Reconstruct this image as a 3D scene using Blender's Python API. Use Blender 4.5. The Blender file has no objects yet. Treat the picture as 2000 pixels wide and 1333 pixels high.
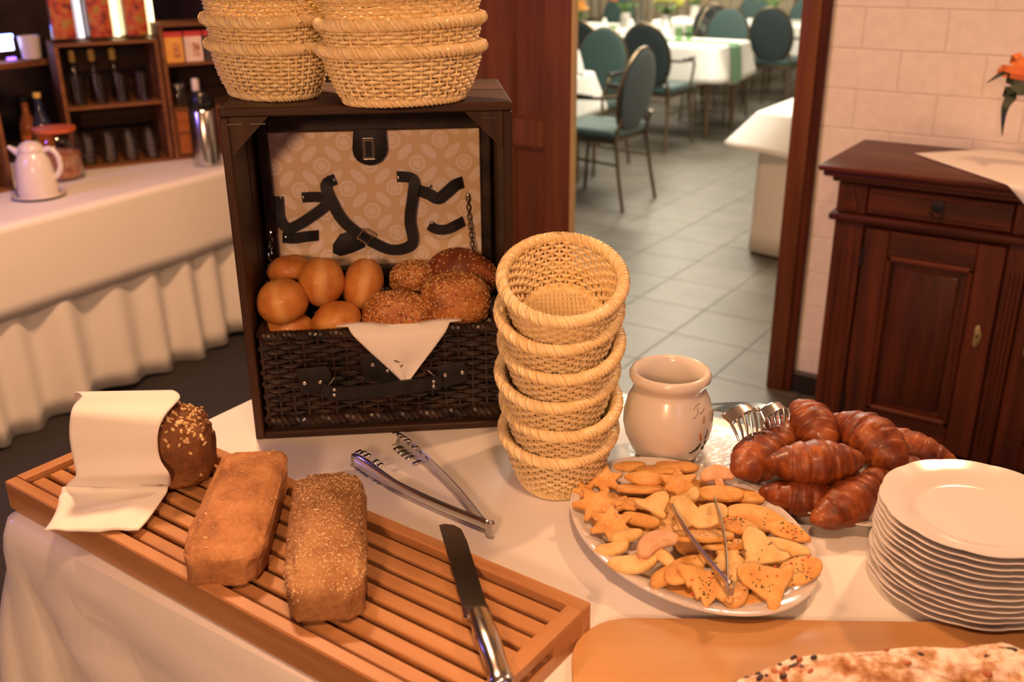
import bpy, bmesh, math, random
from mathutils import Vector, Matrix, noise
random.seed(7)
PI = math.pi
sc = bpy.context.scene
COL = sc.collection

# ------------------------------------------------------------------ camera
CAM_H, FPX, YAW = 1.56, 1943.0, math.radians(34.3)
up = -Vector((45.0, -4800.0, -FPX)).normalized()
fw = Vector((0, 0, -1)); fw = (fw - up * fw.dot(up)).normalized()
rt = fw.cross(up)
R = Matrix.Rotation(YAW, 3, 'Z') @ Matrix((rt, fw, up))          # camera axes -> room axes
CAM = Vector((0, 0, CAM_H))
cam = bpy.data.cameras.new('camera'); camo = bpy.data.objects.new('camera', cam); COL.objects.link(camo)
cam.sensor_width = 36.0; cam.lens = FPX / 2000 * 36.0; cam.clip_start = .05; cam.clip_end = 60
camo.matrix_world = Matrix.Translation(CAM) @ R.to_4x4()
cam.dof.use_dof = True; cam.dof.focus_distance = 1.42; cam.dof.aperture_fstop = 4.2
sc.camera = camo

# ------------------------------------------------------------------ world, lights, exposure
w = bpy.data.worlds.new('World'); sc.world = w; w.use_nodes = True
w.node_tree.nodes['Background'].inputs[0].default_value = (1, .72, .5, 1)
w.node_tree.nodes['Background'].inputs[1].default_value = .05
vs = sc.view_settings
vs.view_transform = 'Standard'; vs.look = 'None'; vs.gamma = 1.0; vs.use_curve_mapping = False
vs.exposure = 0.85
cy = sc.cycles
cy.max_bounces = 7; cy.diffuse_bounces = 3; cy.glossy_bounces = 3; cy.transmission_bounces = 6; cy.transparent_max_bounces = 12
cy.caustics_reflective = False; cy.caustics_refractive = False; cy.use_adaptive_sampling = True; cy.adaptive_threshold = .025; cy.use_denoising = True

def area(name, loc, target, size, power, col, shape='DISK', spread=180):
    l = bpy.data.lights.new(name, 'AREA'); l.shape = shape; l.size = size; l.energy = power; l.color = col
    l.spread = math.radians(spread)
    o = bpy.data.objects.new(name, l); COL.objects.link(o); o.location = loc
    o.rotation_euler = (Vector(target) - Vector(loc)).to_track_quat('-Z', 'Y').to_euler()
    return o
WARM = (1, .522, .268)
area('ceiling_spot_buffet', (-.10, 2.6, 2.45), (-.5, 1.05, .8), .14, 12, WARM)
area('front_fill', (.30, -1.35, 2.0), (-.9, 1.1, 1.0), .30, 24, WARM)  # added fill from behind the camera, brightens the crate interior
area('table_fill', (-.15, .35, 2.5), (-.45, .80, .8), .16, 1.8, WARM, spread=70)  # added overhead fill that brightens the table front
area('ceiling_spot_sideboard', (.95, 1.75, 2.45), (-.4, 3.3, 1.1), .12, 1.7, WARM, spread=110)
area('left_table_fill', (-1.9, 1.5, 2.5), (-2.0, 1.4, 0), .30, 33, WARM)  # added fill to light the drinks table on the left
area('drinks_display_glow', (-3.25, .2, 1.75), (-3.1, 1.9, .4), .35, 6.0, (.34, .22, 1))
area('window_daylight', (2.2, -.6, 1.9), (-.2, 2.2, .8), .8, 2.6, (.62, .58, 1), 'SQUARE')
for k, (x, y) in enumerate(((-2.4, 5.3), (-3.6, 7.6), (-4.6, 9.9))):
    area('dining_ceiling_light', (x, y, 2.62), (x, y, 0), 1.3, 60, (1, .90, .70), 'SQUARE')

# ------------------------------------------------------------------ helpers
def ray(px, py):
    return R @ Vector((px - 1000.0, -(py - 666.5), -FPX))
def at(px, py, z):                      # room point of a photo pixel on the horizontal plane z
    d = ray(px, py); return CAM + d * ((z - CAM_H) / d.z)
def at_y(px, py, y):
    d = ray(px, py); return CAM + d * (y / d.y)
def at_x(px, py, x):
    d = ray(px, py); return CAM + d * (x / d.x)
def at_plane(px, py, p0, n):
    d = ray(px, py); return CAM + d * ((Vector(p0) - CAM).dot(n) / d.dot(n))

class MB:
    def __init__(s): s.v = []; s.f = []
    def add(s, v, f, M=None):
        n = len(s.v)
        s.v += [tuple(M @ Vector(p)) for p in v] if M else [tuple(p) for p in v]
        s.f += [tuple(i + n for i in q) for q in f]
        return s
    def box(s, x0, x1, y0, y1, z0, z1, b=0.0, M=None):
        if b <= 0:
            v = [(x, y, z) for x in (x0, x1) for y in (y0, y1) for z in (z0, z1)]
            f = [(0, 1, 3, 2), (4, 6, 7, 5), (0, 4, 5, 1), (2, 3, 7, 6), (0, 2, 6, 4), (1, 5, 7, 3)]
            return s.add(v, f, M)
        bm = bmesh.new(); bmesh.ops.create_cube(bm, size=1)
        for q in bm.verts:
            q.co = Vector(((x0 + x1) / 2 + q.co.x * (x1 - x0), (y0 + y1) / 2 + q.co.y * (y1 - y0), (z0 + z1) / 2 + q.co.z * (z1 - z0)))
        bmesh.ops.bevel(bm, geom=bm.edges[:], offset=b, segments=2 if b > .004 else 1, affect='EDGES', profile=.5)
        bm.verts.index_update()
        s.add([q.co.copy() for q in bm.verts], [[q.index for q in f.verts] for f in bm.faces], M); bm.free()
        return s
    def tube(s, pts, r, n=6, closed=False, M=None, flat=1.0, upv=None):
        pts = [Vector(p) for p in pts]; N = len(pts)
        rr = r if isinstance(r, (list, tuple)) else [r] * N
        vs_, fs = [], []
        prev = None
        for i, p in enumerate(pts):
            a = pts[(i - 1) % N] if (closed or i > 0) else p
            c = pts[(i + 1) % N] if (closed or i < N - 1) else p
            t = (c - a).normalized() if (c - a).length > 1e-9 else Vector((0, 0, 1))
            if upv is not None: nrm = Vector(upv)
            elif prev is None: nrm = Vector((0, 0, 1)) if abs(t.z) < .9 else Vector((1, 0, 0))
            else: nrm = prev
            nrm = nrm - t * nrm.dot(t)
            if nrm.length < 1e-6: nrm = t.orthogonal()
            nrm.normalize(); prev = nrm
            bn = t.cross(nrm)
            for k in range(n):
                q = 2 * PI * k / n
                vs_.append(p + (nrm * math.cos(q) * flat + bn * math.sin(q)) * rr[i])
        for i in range(N if closed else N - 1):
            j = (i + 1) % N
            for k in range(n):
                fs.append((i * n + k, i * n + (k + 1) % n, j * n + (k + 1) % n, j * n + k))
        if not closed:
            fs.append(tuple(range(n - 1, -1, -1))); fs.append(tuple((N - 1) * n + k for k in range(n)))
        return s.add(vs_, fs, M)
    def lathe(s, prof, n=32, M=None, mod=None):
        vs_, fs = [], []
        for (r, z) in prof:
            for k in range(n):
                a = 2 * PI * k / n; q = r * (mod(a, r) if mod else 1)
                vs_.append((q * math.cos(a), q * math.sin(a), z))
        for i in range(len(prof) - 1):
            for k in range(n):
                fs.append((i * n + k, i * n + (k + 1) % n, (i + 1) * n + (k + 1) % n, (i + 1) * n + k))
        fs.append(tuple(range(n - 1, -1, -1))); L = len(prof) - 1
        fs.append(tuple(L * n + k for k in range(n)))
        return s.add(vs_, fs, M)
    def prism(s, out, z0, z1, M=None, rnd=0.0, dome=0.0):
        n = len(out)
        c = Vector((sum(p[0] for p in out) / n, sum(p[1] for p in out) / n))
        def ins(d):
            res = []
            for i in range(n):
                p = Vector(out[i]); a = Vector(out[i - 1]); b = Vector(out[(i + 1) % n])
                t = (b - a); nn = Vector((t.y, -t.x)).normalized()
                res.append(p - nn * d)
            return res
        if rnd <= 0: lay = [(0, z0), (0, z1)]
        else: lay = [(rnd, z0), (rnd * .3, z0 + rnd * .3), (0, z0 + rnd), (0, z1 - rnd), (rnd * .3, z1 - rnd * .3), (rnd, z1)]
        vs_, fs = [], []
        for d, z in lay:
            for p in (ins(d) if d else [Vector(q) for q in out]): vs_.append((p.x, p.y, z))
        for i in range(len(lay) - 1):
            for k in range(n): fs.append((i * n + k, i * n + (k + 1) % n, (i + 1) * n + (k + 1) % n, (i + 1) * n + k))
        fs.append(tuple(range(n - 1, -1, -1))); L = len(lay) - 1
        if dome:
            ti = len(vs_)
            for k in range(n):
                p = Vector(vs_[L * n + k][:2]); q = c + (p - c) * .55; vs_.append((q.x, q.y, z1 + dome))
            for k in range(n): fs.append((L * n + k, L * n + (k + 1) % n, ti + (k + 1) % n, ti + k))
            fs.append(tuple(ti + k for k in range(n)))
        else: fs.append(tuple(L * n + k for k in range(n)))
        return s.add(vs_, fs, M)
    def ball(s, r, c=(0, 0, 0), nu=12, nv=8, fn=None, M=None):
        vs_, fs = [(0, 0, -1)], []
        for j in range(1, nv):
            b = -PI / 2 + PI * j / nv
            for i in range(nu):
                a = 2 * PI * i / nu; vs_.append((math.cos(a) * math.cos(b), math.sin(a) * math.cos(b), math.sin(b)))
        vs_.append((0, 0, 1)); T = len(vs_) - 1
        for i in range(nu):
            fs.append((0, 1 + (i + 1) % nu, 1 + i)); fs.append((T, T - nu + i, T - nu + (i + 1) % nu))
        for j in range(nv - 2):
            for i in range(nu):
                a, b = 1 + j * nu + i, 1 + j * nu + (i + 1) % nu; fs.append((a, b, b + nu, a + nu))
        if isinstance(r, (int, float)): r = (r, r, r)
        o = []
        for p in vs_:
            q = Vector((p[0] * r[0], p[1] * r[1], p[2] * r[2]))
            if fn: q = fn(Vector(p), q)
            o.append(q + Vector(c))
        return s.add(o, fs, M)
    def ribbon(s, pts, wid, th, side, M=None):
        """strip along pts; side: width direction (vector or list); thickness along the strip's own normal"""
        pts = [Vector(p) for p in pts]; N = len(pts); vs_, fs = [], []
        wd = wid if isinstance(wid, (list, tuple)) else [wid] * N
        for i, p in enumerate(pts):
            t = (pts[min(i + 1, N - 1)] - pts[max(i - 1, 0)]).normalized()
            sd = Vector(side[i]) if isinstance(side, list) else Vector(side)
            sd = (sd - t * sd.dot(t)).normalized(); nn = t.cross(sd)
            for a, b in ((-1, -1), (1, -1), (1, 1), (-1, 1)):
                vs_.append(p + sd * a * wd[i] / 2 + nn * b * th / 2)
        for i in range(N - 1):
            for k in range(4): fs.append((i * 4 + k, i * 4 + (k + 1) % 4, i * 4 + 4 + (k + 1) % 4, i * 4 + 4 + k))
        fs += [(3, 2, 1, 0), tuple((N - 1) * 4 + k for k in range(4))]
        return s.add(vs_, fs, M)
    def grid(s, fn, nu, nv, M=None, cu=False):
        vs_ = [fn(i / nu, j / nv) for j in range(nv + 1) for i in range(nu + 1)]
        fs = [(j * (nu + 1) + i, j * (nu + 1) + i + 1, (j + 1) * (nu + 1) + i + 1, (j + 1) * (nu + 1) + i) for j in range(nv) for i in range(nu)]
        return s.add(vs_, fs, M)
    def mesh(s, name, mat, smooth=35):
        me = bpy.data.meshes.new(name); me.from_pydata(s.v, [], s.f)
        bm = bmesh.new(); bm.from_mesh(me); bmesh.ops.recalc_face_normals(bm, faces=bm.faces[:]); bm.to_mesh(me); bm.free()
        if smooth:
            me.shade_smooth(); me.set_sharp_from_angle(angle=math.radians(smooth))
        if mat: me.materials.append(mat)
        return me
    def build(s, name, mat, parent=None, smooth=35, kind=None, M=None, solid=0, sub=0):
        return put(name, s.mesh(name, mat, smooth), parent, kind, M, solid, sub)
def put(name, me, parent=None, kind=None, M=None, solid=0, sub=0):
    o = bpy.data.objects.new(name, me); COL.objects.link(o)
    if parent: o.parent = parent
    if kind: o['kind'] = kind
    if M: o.matrix_basis = M
    if solid:
        m = o.modifiers.new('solid', 'SOLIDIFY'); m.thickness = solid; m.offset = 0
    if sub:
        m = o.modifiers.new('sub', 'SUBSURF'); m.levels = sub; m.render_levels = sub
    return o
def tag(o, label, cat, group=None, kind=None):
    o['label'] = label; o['category'] = cat
    if group: o['group'] = group
    if kind: o['kind'] = kind
    return o
def thing(name, label, cat, loc=(0, 0, 0), rz=0.0, group=None, M=None):
    o = bpy.data.objects.new(name, None); COL.objects.link(o); o.empty_display_size = .05
    o.location = loc; o.rotation_euler = (0, 0, rz)
    if M: o.matrix_basis = M
    return tag(o, label, cat, group)
def copy_tree(o, parent=None):
    c = o.copy(); COL.objects.link(c); c.parent = parent
    for ch in list(o.children): copy_tree(ch, c)
    return c
def T(x, y, z): return Matrix.Translation((x, y, z))
def RZ(a): return Matrix.Rotation(a, 4, 'Z')
def RX(a): return Matrix.Rotation(a, 4, 'X')
def RY(a): return Matrix.Rotation(a, 4, 'Y')
def frame(o, x, y, z=None):
    x = Vector(x).normalized(); y = Vector(y); y = (y - x * y.dot(x)).normalized(); z = x.cross(y)
    return Matrix(((x.x, y.x, z.x, o[0]), (x.y, y.y, z.y, o[1]), (x.z, y.z, z.z, o[2]), (0, 0, 0, 1)))
def fbm(p, s, o=3):
    return noise.fractal(Vector(p) * s, 1.0, 2.0, o, noise_basis='PERLIN_ORIGINAL')
def spline(pts, n=8):                     # Catmull-Rom through pts
    P = [Vector(p) for p in pts]; out = []
    for i in range(len(P) - 1):
        a, b, c, d = P[max(i - 1, 0)], P[i], P[i + 1], P[min(i + 2, len(P) - 1)]
        for k in range(n):
            t = k / n
            out.append(.5 * (2 * b + (c - a) * t + (2 * a - 5 * b + 4 * c - d) * t * t + (3 * b - a - 3 * c + d) * t ** 3))
    out.append(P[-1]); return out

# ------------------------------------------------------------------ materials
class NT:
    def __init__(s, name):
        s.m = bpy.data.materials.new(name); s.m.use_nodes = True; s.t = s.m.node_tree; s.b = s.t.nodes['Principled BSDF']
    def n(s, k, **kw):
        q = s.t.nodes.new(k)
        for a, b in kw.items(): setattr(q, a, b)
        return q
    def l(s, a, b): s.t.links.new(a, b)
    def math(s, op, a, b=None, c=None):
        q = s.n('ShaderNodeMath', operation=op)
        for i, x in enumerate((a, b, c)):
            if x is None: continue
            if isinstance(x, (int, float)): q.inputs[i].default_value = x
            else: s.l(x, q.inputs[i])
        return q.outputs[0]
    def coords(s, scale=(1, 1, 1), rot=(0, 0, 0), kind='Object', jitter=True):
        tc = s.n('ShaderNodeTexCoord'); mp = s.n('ShaderNodeMapping'); s.l(tc.outputs[kind], mp.inputs[0])
        mp.inputs['Scale'].default_value = scale; mp.inputs['Rotation'].default_value = rot
        if jitter:
            oi = s.n('ShaderNodeObjectInfo'); cb = s.n('ShaderNodeCombineXYZ')
            k = s.math('MULTIPLY', oi.outputs['Random'], 7.3)
            s.l(k, cb.inputs[0]); s.l(s.math('MULTIPLY', oi.outputs['Random'], 3.1), cb.inputs[1]); s.l(cb.outputs[0], mp.inputs['Location'])
        return mp.outputs[0]
    def noise(s, vec, scale, detail=3, rough=.55):
        q = s.n('ShaderNodeTexNoise'); q.inputs['Scale'].default_value = scale; q.inputs['Detail'].default_value = detail
        q.inputs['Roughness'].default_value = rough; s.l(vec, q.inputs['Vector']); return q.outputs['Fac']
    def ramp(s, fac, stops):
        q = s.n('ShaderNodeValToRGB'); s.l(fac, q.inputs[0]); e = q.color_ramp.elements
        while len(e) < len(stops): e.new(.5)
        for i, (p, c) in enumerate(stops):
            e[i].position = p; e[i].color = (*c, 1) if len(c) == 3 else c
        return q.outputs[0]
    def mix(s, fac, a, b):
        q = s.n('ShaderNodeMix', data_type='RGBA')
        if isinstance(fac, (int, float)): q.inputs['Factor'].default_value = fac
        else: s.l(fac, q.inputs['Factor'])
        for nm, x in (('A', a), ('B', b)):
            i = [z for z in q.inputs if z.name == nm and z.type == 'RGBA'][0]
            if isinstance(x, tuple): i.default_value = (*x[:3], 1)
            else: s.l(x, i)
        return [z for z in q.outputs if z.type == 'RGBA'][0]
    def bump(s, h, strength, dist=.002, prev=None):
        q = s.n('ShaderNodeBump'); q.inputs['Strength'].default_value = strength; q.inputs['Distance'].default_value = dist
        s.l(h, q.inputs['Height'])
        if prev is not None: s.l(prev, q.inputs['Normal'])
        s.l(q.outputs[0], s.b.inputs['Normal']); return q.outputs[0]
    def set(s, rough=.5, metal=0, coat=0, spec=None, col=None, ior=None, trans=None, sss=0):
        i = s.b.inputs; i['Roughness'].default_value = rough; i['Metallic'].default_value = metal
        i['Coat Weight'].default_value = coat; i['Coat Roughness'].default_value = .12
        if spec is not None: i['Specular IOR Level'].default_value = spec
        if col is not None:
            if isinstance(col, tuple): i['Base Color'].default_value = (*col, 1)
            else: s.l(col, i['Base Color'])
        if ior: i['IOR'].default_value = ior
        if trans is not None: i['Transmission Weight'].default_value = trans
        if sss:
            i['Subsurface Weight'].default_value = sss; i['Subsurface Radius'].default_value = (.6, .3, .15); i['Subsurface Scale'].default_value = .006
        return s.m
def mat(name, c1, c2=None, scale=12, rough=.5, metal=0, coat=0, spec=None, bump=0, bscale=60, bdist=.002, lo=.35, hi=.65, stretch=(1, 1, 1), sss=0):
    t = NT(name); v = t.coords(stretch)
    col = c1 if c2 is None else t.ramp(t.noise(v, scale), [(lo, c1), (hi, c2)])
    if bump: t.bump(t.noise(v, bscale, 4), bump, bdist)
    return t.set(rough, metal, coat, spec, col, sss=sss)
def wood(name, c1, c2, axis='X', scale=9, rough=.45, coat=0, bump=.25, c3=None, spec=.28):
    t = NT(name); st = {'X': (.07, 1, 1), 'Y': (1, .07, 1), 'Z': (1, 1, .07)}[axis]
    v = t.coords(st); n1 = t.noise(v, scale * 4, 5, .65); n2 = t.noise(v, scale, 2)
    f = t.math('ADD', t.math('MULTIPLY', n1, .6), t.math('MULTIPLY', n2, .4))
    col = t.ramp(f, [(.36, c1), (.62, c2)])
    if c3: col = t.mix(t.math('MULTIPLY', t.noise(t.coords((1, 1, 1)), 2.2), .8), col, c3)
    t.bump(n1, bump, .001); return t.set(rough, 0, coat, spec, col)
def glass(name, tint=(1, 1, 1), rough=.04):
    t = NT(name); tr = t.n('ShaderNodeBsdfTransparent'); tr.inputs[0].default_value = (*[c * .93 for c in tint], 1)
    gl = t.n('ShaderNodeBsdfGlossy'); gl.inputs['Roughness'].default_value = rough
    lw_ = t.n('ShaderNodeLayerWeight'); lw_.inputs[0].default_value = .5; mx_ = t.n('ShaderNodeMixShader')
    t.l(t.math('ADD', t.math('MULTIPLY', t.math('POWER', lw_.outputs['Facing'], 3.0), .6), .05), mx_.inputs[0]); t.l(tr.outputs[0], mx_.inputs[1]); t.l(gl.outputs[0], mx_.inputs[2])
    t.l(mx_.outputs[0], t.t.nodes['Material Output'].inputs['Surface']); return t.m
def emit(name, col, strength):
    t = NT(name); t.b.inputs['Emission Color'].default_value = (*col, 1); t.b.inputs['Emission Strength'].default_value = strength
    return t.set(.5, col=(0, 0, 0) if strength > .5 else col)

M_ = {}
def cloth_mat(name, col, coat=0, rough=.7, sheen=.15, wr=.25):
    t = NT(name); v = t.coords((1, 1, 1)); wv = t.noise(v, 420, 2)
    b1 = t.bump(t.noise(v, 9, 3), wr, .006)
    t.bump(wv, .12, .0006, b1); t.b.inputs['Sheen Weight'].default_value = sheen
    return t.set(rough, 0, coat, None, t.mix(t.noise(v, 5), col, tuple(c * .94 for c in col)))
M_['cloth'] = cloth_mat('white_linen', (.84, .82, .79))
M_['cloth_gloss'] = cloth_mat('white_table_linen', (.86, .83, .80), .35, .45, .1, .35)
M_['napkin'] = cloth_mat('napkin_linen', (.88, .84, .79), 0, .75, .2, .1)
M_['runner'] = cloth_mat('green_runner', (.13, .30, .16))
M_['china'] = mat('white_china', (.72, .68, .65), rough=.14, coat=.5)
M_['stone'] = mat('cream_stoneware', (.72, .66, .60), (.76, .71, .65), 6, rough=.28, coat=.4)
M_['wicker'] = mat('honey_rattan', (.85, .63, .30), (.94, .77, .43), 40, rough=.5, coat=.1, lo=.3, hi=.7)
M_['darkwicker'] = mat('dark_willow', (.006, .004, .004), (.045, .022, .014), 26, rough=.38, coat=.15)
M_['leather'] = mat('black_leather', (.010, .009, .010), (.018, .016, .018), 50, rough=.55, spec=.25, bump=.3, bscale=300, bdist=.0006)
M_['steel'] = mat('polished_steel', (.62, .61, .60), rough=.18, metal=1)
M_['blade'] = mat('blade_steel', (.30, .28, .27), rough=.22, metal=1)
M_['satin'] = mat('satin_steel', (.55, .54, .53), rough=.33, metal=1, bump=.15, bscale=200, stretch=(.1, 1, 1))
M_['brass'] = mat('old_brass', (.62, .46, .22), rough=.3, metal=1)
M_['chrome'] = mat('stud_nickel', (.75, .72, .68), rough=.15, metal=1)
M_['cratewood'] = wood('dark_stained_crate', (.022, .009, .005), (.066, .028, .013), 'Z', 10, .5)
M_['cratewoodX'] = wood('dark_stained_crate_rail', (.022, .009, .005), (.066, .028, .013), 'X', 10, .5)
M_['bamboo'] = wood('oiled_bamboo', (.37, .165, .062), (.51, .255, .108), 'X', 12, .38, .15, .15)
M_['bambooY'] = wood('oiled_bamboo_end', (.37, .165, .062), (.51, .255, .108), 'Y', 12, .38, .15, .15)
M_['boardwood'] = wood('plain_board_wood', (.52, .27, .10), (.60, .33, .135), 'X', 8, .5, .05, .08)
M_['oak'] = wood('dark_oak', (.034, .0060, .0022), (.105, .022, .0065), 'Z', 9, .42, .05, .3)
M_['oakX'] = wood('dark_oak_rail', (.034, .0060, .0022), (.105, .022, .0065), 'X', 9, .42, .05, .3)
M_['doorwood'] = wood('brown_door_wood', (.10, .030, .010), (.17, .055, .019), 'Z', 8, .42, .1, .2)
M_['cratelight'] = wood('brown_fruit_crate', (.13, .05, .018), (.24, .10, .035), 'X', 9, .6)
M_['paint'] = mat('white_painted_block', (.80, .74, .68), (.86, .80, .74), 30, rough=.6, bump=.35, bscale=90, bdist=.002)
M_['mortar'] = mat('white_painted_joint', (.80, .74, .68), rough=.7)
M_['black'] = mat('black_plastic', (.012, .012, .013), rough=.3)
M_['glass'] = glass('clear_glass')
# ------------------------------------------------------------------ room shell
def struct(o): o['kind'] = 'structure'; return o
def tile_mat(name, c1, c2):
    t = NT(name); v = t.coords((1, 1, 1)); n1 = t.noise(v, 6, 4); n2 = t.noise(v, 70, 3)
    t.bump(n2, .12, .001)
    return t.set(.42, 0, 0, .45, t.ramp(t.math('ADD', t.math('MULTIPLY', n1, .7), t.math('MULTIPLY', n2, .3)), [(.35, c1), (.65, c2)]))
M_['tile'] = tile_mat('slate_tile', (.108, .095, .080), (.150, .133, .112))
M_['grout'] = mat('dark_grout', (.055, .05, .045), rough=.9)
t = NT('tiled_floor_beyond'); br = t.n('ShaderNodeTexBrick'); br.offset = 0; br.squash = 1
br.inputs['Scale'].default_value = 1; br.inputs['Brick Width'].default_value = .33; br.inputs['Row Height'].default_value = .33
br.inputs['Mortar Size'].default_value = .004; br.inputs['Color1'].default_value = (.115, .102, .086, 1); br.inputs['Color2'].default_value = (.142, .127, .107, 1)
br.inputs['Mortar'].default_value = (.085, .076, .066, 1)
t.l(t.coords(jitter=False), br.inputs['Vector']); M_['tilefar'] = t.set(.42, col=br.outputs['Color'], spec=.45)
M_['plaster'] = mat('warm_plaster', (.62, .55, .47), rough=.85)
M_['darkwall'] = mat('dark_panelling', (.03, .018, .012), (.05, .03, .02), 8, rough=.6)
M_['ceil'] = mat('ceiling_paint', (.50, .44, .38), rough=.9)
M_['dinwall'] = mat('dining_wall_paint', (.80, .74, .62), rough=.85)

WY0 = 3.35
fl = struct(MB().box(-9.9, 3.3, -3.3, 13.2, -.06, -.003).build('floor', M_['tilefar'], smooth=0))
tm = MB().box(.0015, .3285, .0015, .3285, -.006, 0, .0010).mesh('floor_tile', M_['tile'], 30)
for x0, x1, y0, y1 in ((-10, -3, 8, 26),):
    for i in range(x0, x1):
        for j in range(y0, y1): put('floor_tile', tm, fl, M=T(i * .33, j * .33, 0))
struct(MB().box(-4.45, -2.0, -3.3, WY0, -.004, .0015).build('floor_carpet', mat('dark_carpet', (.018, .016, .016), (.035, .031, .029), 160, rough=.95), smooth=0))
struct(MB().box(-4.6, 3.3, -3.3, 3.35, 2.72, 2.8).build('ceiling', M_['ceil'], smooth=0))
struct(MB().box(-9.9, 1.0, 3.35, 13.2, 2.75, 2.85).build('ceiling_dining', M_['ceil'], smooth=0))

WY = 3.35
wr = struct(MB().box(-1.05, 3.3, WY + .0035, WY + .17, 0, 2.72).build('wall_right', M_['mortar'], smooth=0))
bk = MB().box(.0015, .2485, 0, .03, .0015, .1255, .0018).mesh('wall_block', M_['paint'], 30)
hb = MB().box(.0015, .1235, 0, .03, .0015, .1255, .0018).mesh('wall_block', M_['paint'], 30)
for r_ in range(17):
    z = .08 + .127 * r_; x = -1.05
    if r_ % 2: put('wall_block', hb, wr, M=T(x, WY, z)); x += .125
    while x < 1.1:
        put('wall_block', bk, wr, M=T(x, WY, z)); x += .25
struct(MB().box(1.15, 3.3, WY + .001, WY + .02, 0, 2.72).build('wall_right_return', M_['paint'], smooth=0))
struct(MB().box(-1.05, 3.3, WY - .016, WY + .012, 0, .078, .004).build('baseboard_right', mat('black_skirting', (.02, .014, .012), rough=.4)))
struct(MB().box(-4.6, -2.93, WY, WY + .17, 0, 2.72).build('wall_back', M_['darkwall'], smooth=0))
struct(MB().box(-2.93, -1.05, WY, WY + .17, 2.1, 2.72).build('wall_lintel', M_['darkwall'], smooth=0))
struct(MB().box(-4.6, -4.45, -3.3, WY, 0, 2.72).build('wall_left', M_['darkwall'], smooth=0))
struct(MB().box(3.3, 3.45, -3.3, WY, 0, 2.72).build('wall_far_right', M_['plaster'], smooth=0))
struct(MB().box(-4.6, 3.45, -3.45, -3.3, 0, 2.72).build('wall_behind', M_['plaster'], smooth=0))
struct(MB().box(-9.9, 1.0, 13.0, 13.15, 0, 2.75).build('wall_dining_back', M_['dinwall'], smooth=0))
struct(MB().box(-10, -9.85, 3.5, 13.2, 0, 2.75).build('wall_dining_left', M_['dinwall'], smooth=0))
struct(MB().box(-.45, -.3, WY + .17, 13.2, 0, 2.75).build('wall_dining_right', M_['dinwall'], smooth=0))
struct(MB().box(-9.9, -4.6, WY + .02, WY + .17, 0, 2.75).build('wall_dining_front', M_['dinwall'], smooth=0))

# door casing on the right of the passage, fixed panelled leaf on its left
cs = bpy.data.objects.new('trim_1', None); COL.objects.link(cs); struct(cs)
MB().box(-1.120, -1.055, 3.315, WY + .012, 0, 2.16, .006).build('casing_face', M_['doorwood'], cs)
MB().box(-1.060, -1.028, 3.325, WY + .012, 0, 2.16, .004).build('casing_bead', M_['oak'], cs)
MB().box(-1.120, -1.085, WY + .012, WY + .20, 0, 2.12, .003).build('jamb_board', M_['doorwood'], cs)
MB().box(-1.128, -1.112, WY + .06, WY + .085, 0, 2.10, .002).build('door_stop', M_['oak'], cs)
MB().box(-2.95, -1.03, 3.315, WY + .012, 2.1, 2.19, .006).build('head_casing', M_['oakX'], cs)
dl = bpy.data.objects.new('door_1', None); COL.objects.link(dl); struct(dl)
DY = 3.335
def slab(nm, x0, x1, z0, z1, y0=DY, y1=DY + .045, b=.004, m='doorwood'):
    return MB().box(x0, x1, y0, y1, z0, z1, b).build(nm, M_[m], dl)
slab('stile', -2.115, -1.995, 0, 2.1); slab('stile', -2.395, -2.265, 0, 2.1); slab('stile', -2.675, -2.545, 0, 2.1); slab('stile', -2.93, -2.825, 0, 2.1)
for z0, z1 in ((0, .20), (.785, .895), (1.98, 2.1)):
    for x0, x1 in ((-2.265, -2.115), (-2.545, -2.395), (-2.825, -2.675)): slab('rail', x0, x1, z0, z1, m='oakX' if False else 'doorwood')
for z0, z1 in ((.20, .785), (.895, 1.98)):
    for x0, x1 in ((-2.265, -2.115), (-2.545, -2.395), (-2.825, -2.675)):
        slab('door_panel', x0 - .002, x1 + .002, z0 - .002, z1 + .002, DY + .016, DY + .034, .002)
        for a, b, c, d in ((x0, x0 + .010, z0, z1), (x1 - .010, x1, z0, z1), (x0, x1, z0, z0 + .010), (x0, x1, z1 - .010, z1)):
            slab('panel_moulding', a, b, c, d, DY + .004, DY + .02, .003)
MB().box(-1.996, -1.990, DY + .006, DY + .044, 0, 2.1, .001).build('lit_edge_strip', wood('lit_jamb_edge', (.55, .34, .15), (.70, .46, .22), 'Z', 8), dl)  # strip coloured pale to imitate dining room light on the leaf's edge

# far curtains of the dining room
def curtain(x0, x1, y, lab, mt):
    nx = int((x1 - x0) * 40)
    o = MB().grid(lambda u, v: (x0 + (x1 - x0) * u, y + .035 * math.sin(u * (x1 - x0) * 42) + .01 * math.sin(u * 91), .05 + 2.6 * v), nx, 2).build('curtain', mt, solid=.006)
    tag(o, lab, 'curtain', 'curtains along the dining room back wall')
cm = cloth_mat('beige_curtain', (.78, .66, .48))
curtain(-9.6, -6.6, 12.7, 'beige pleated curtain behind the red flowers, at the left of the dining room', cm)
curtain(-6.5, -4.4, 12.75, 'beige pleated curtain on the dining room back wall behind the yellow flowers', cm)
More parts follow.
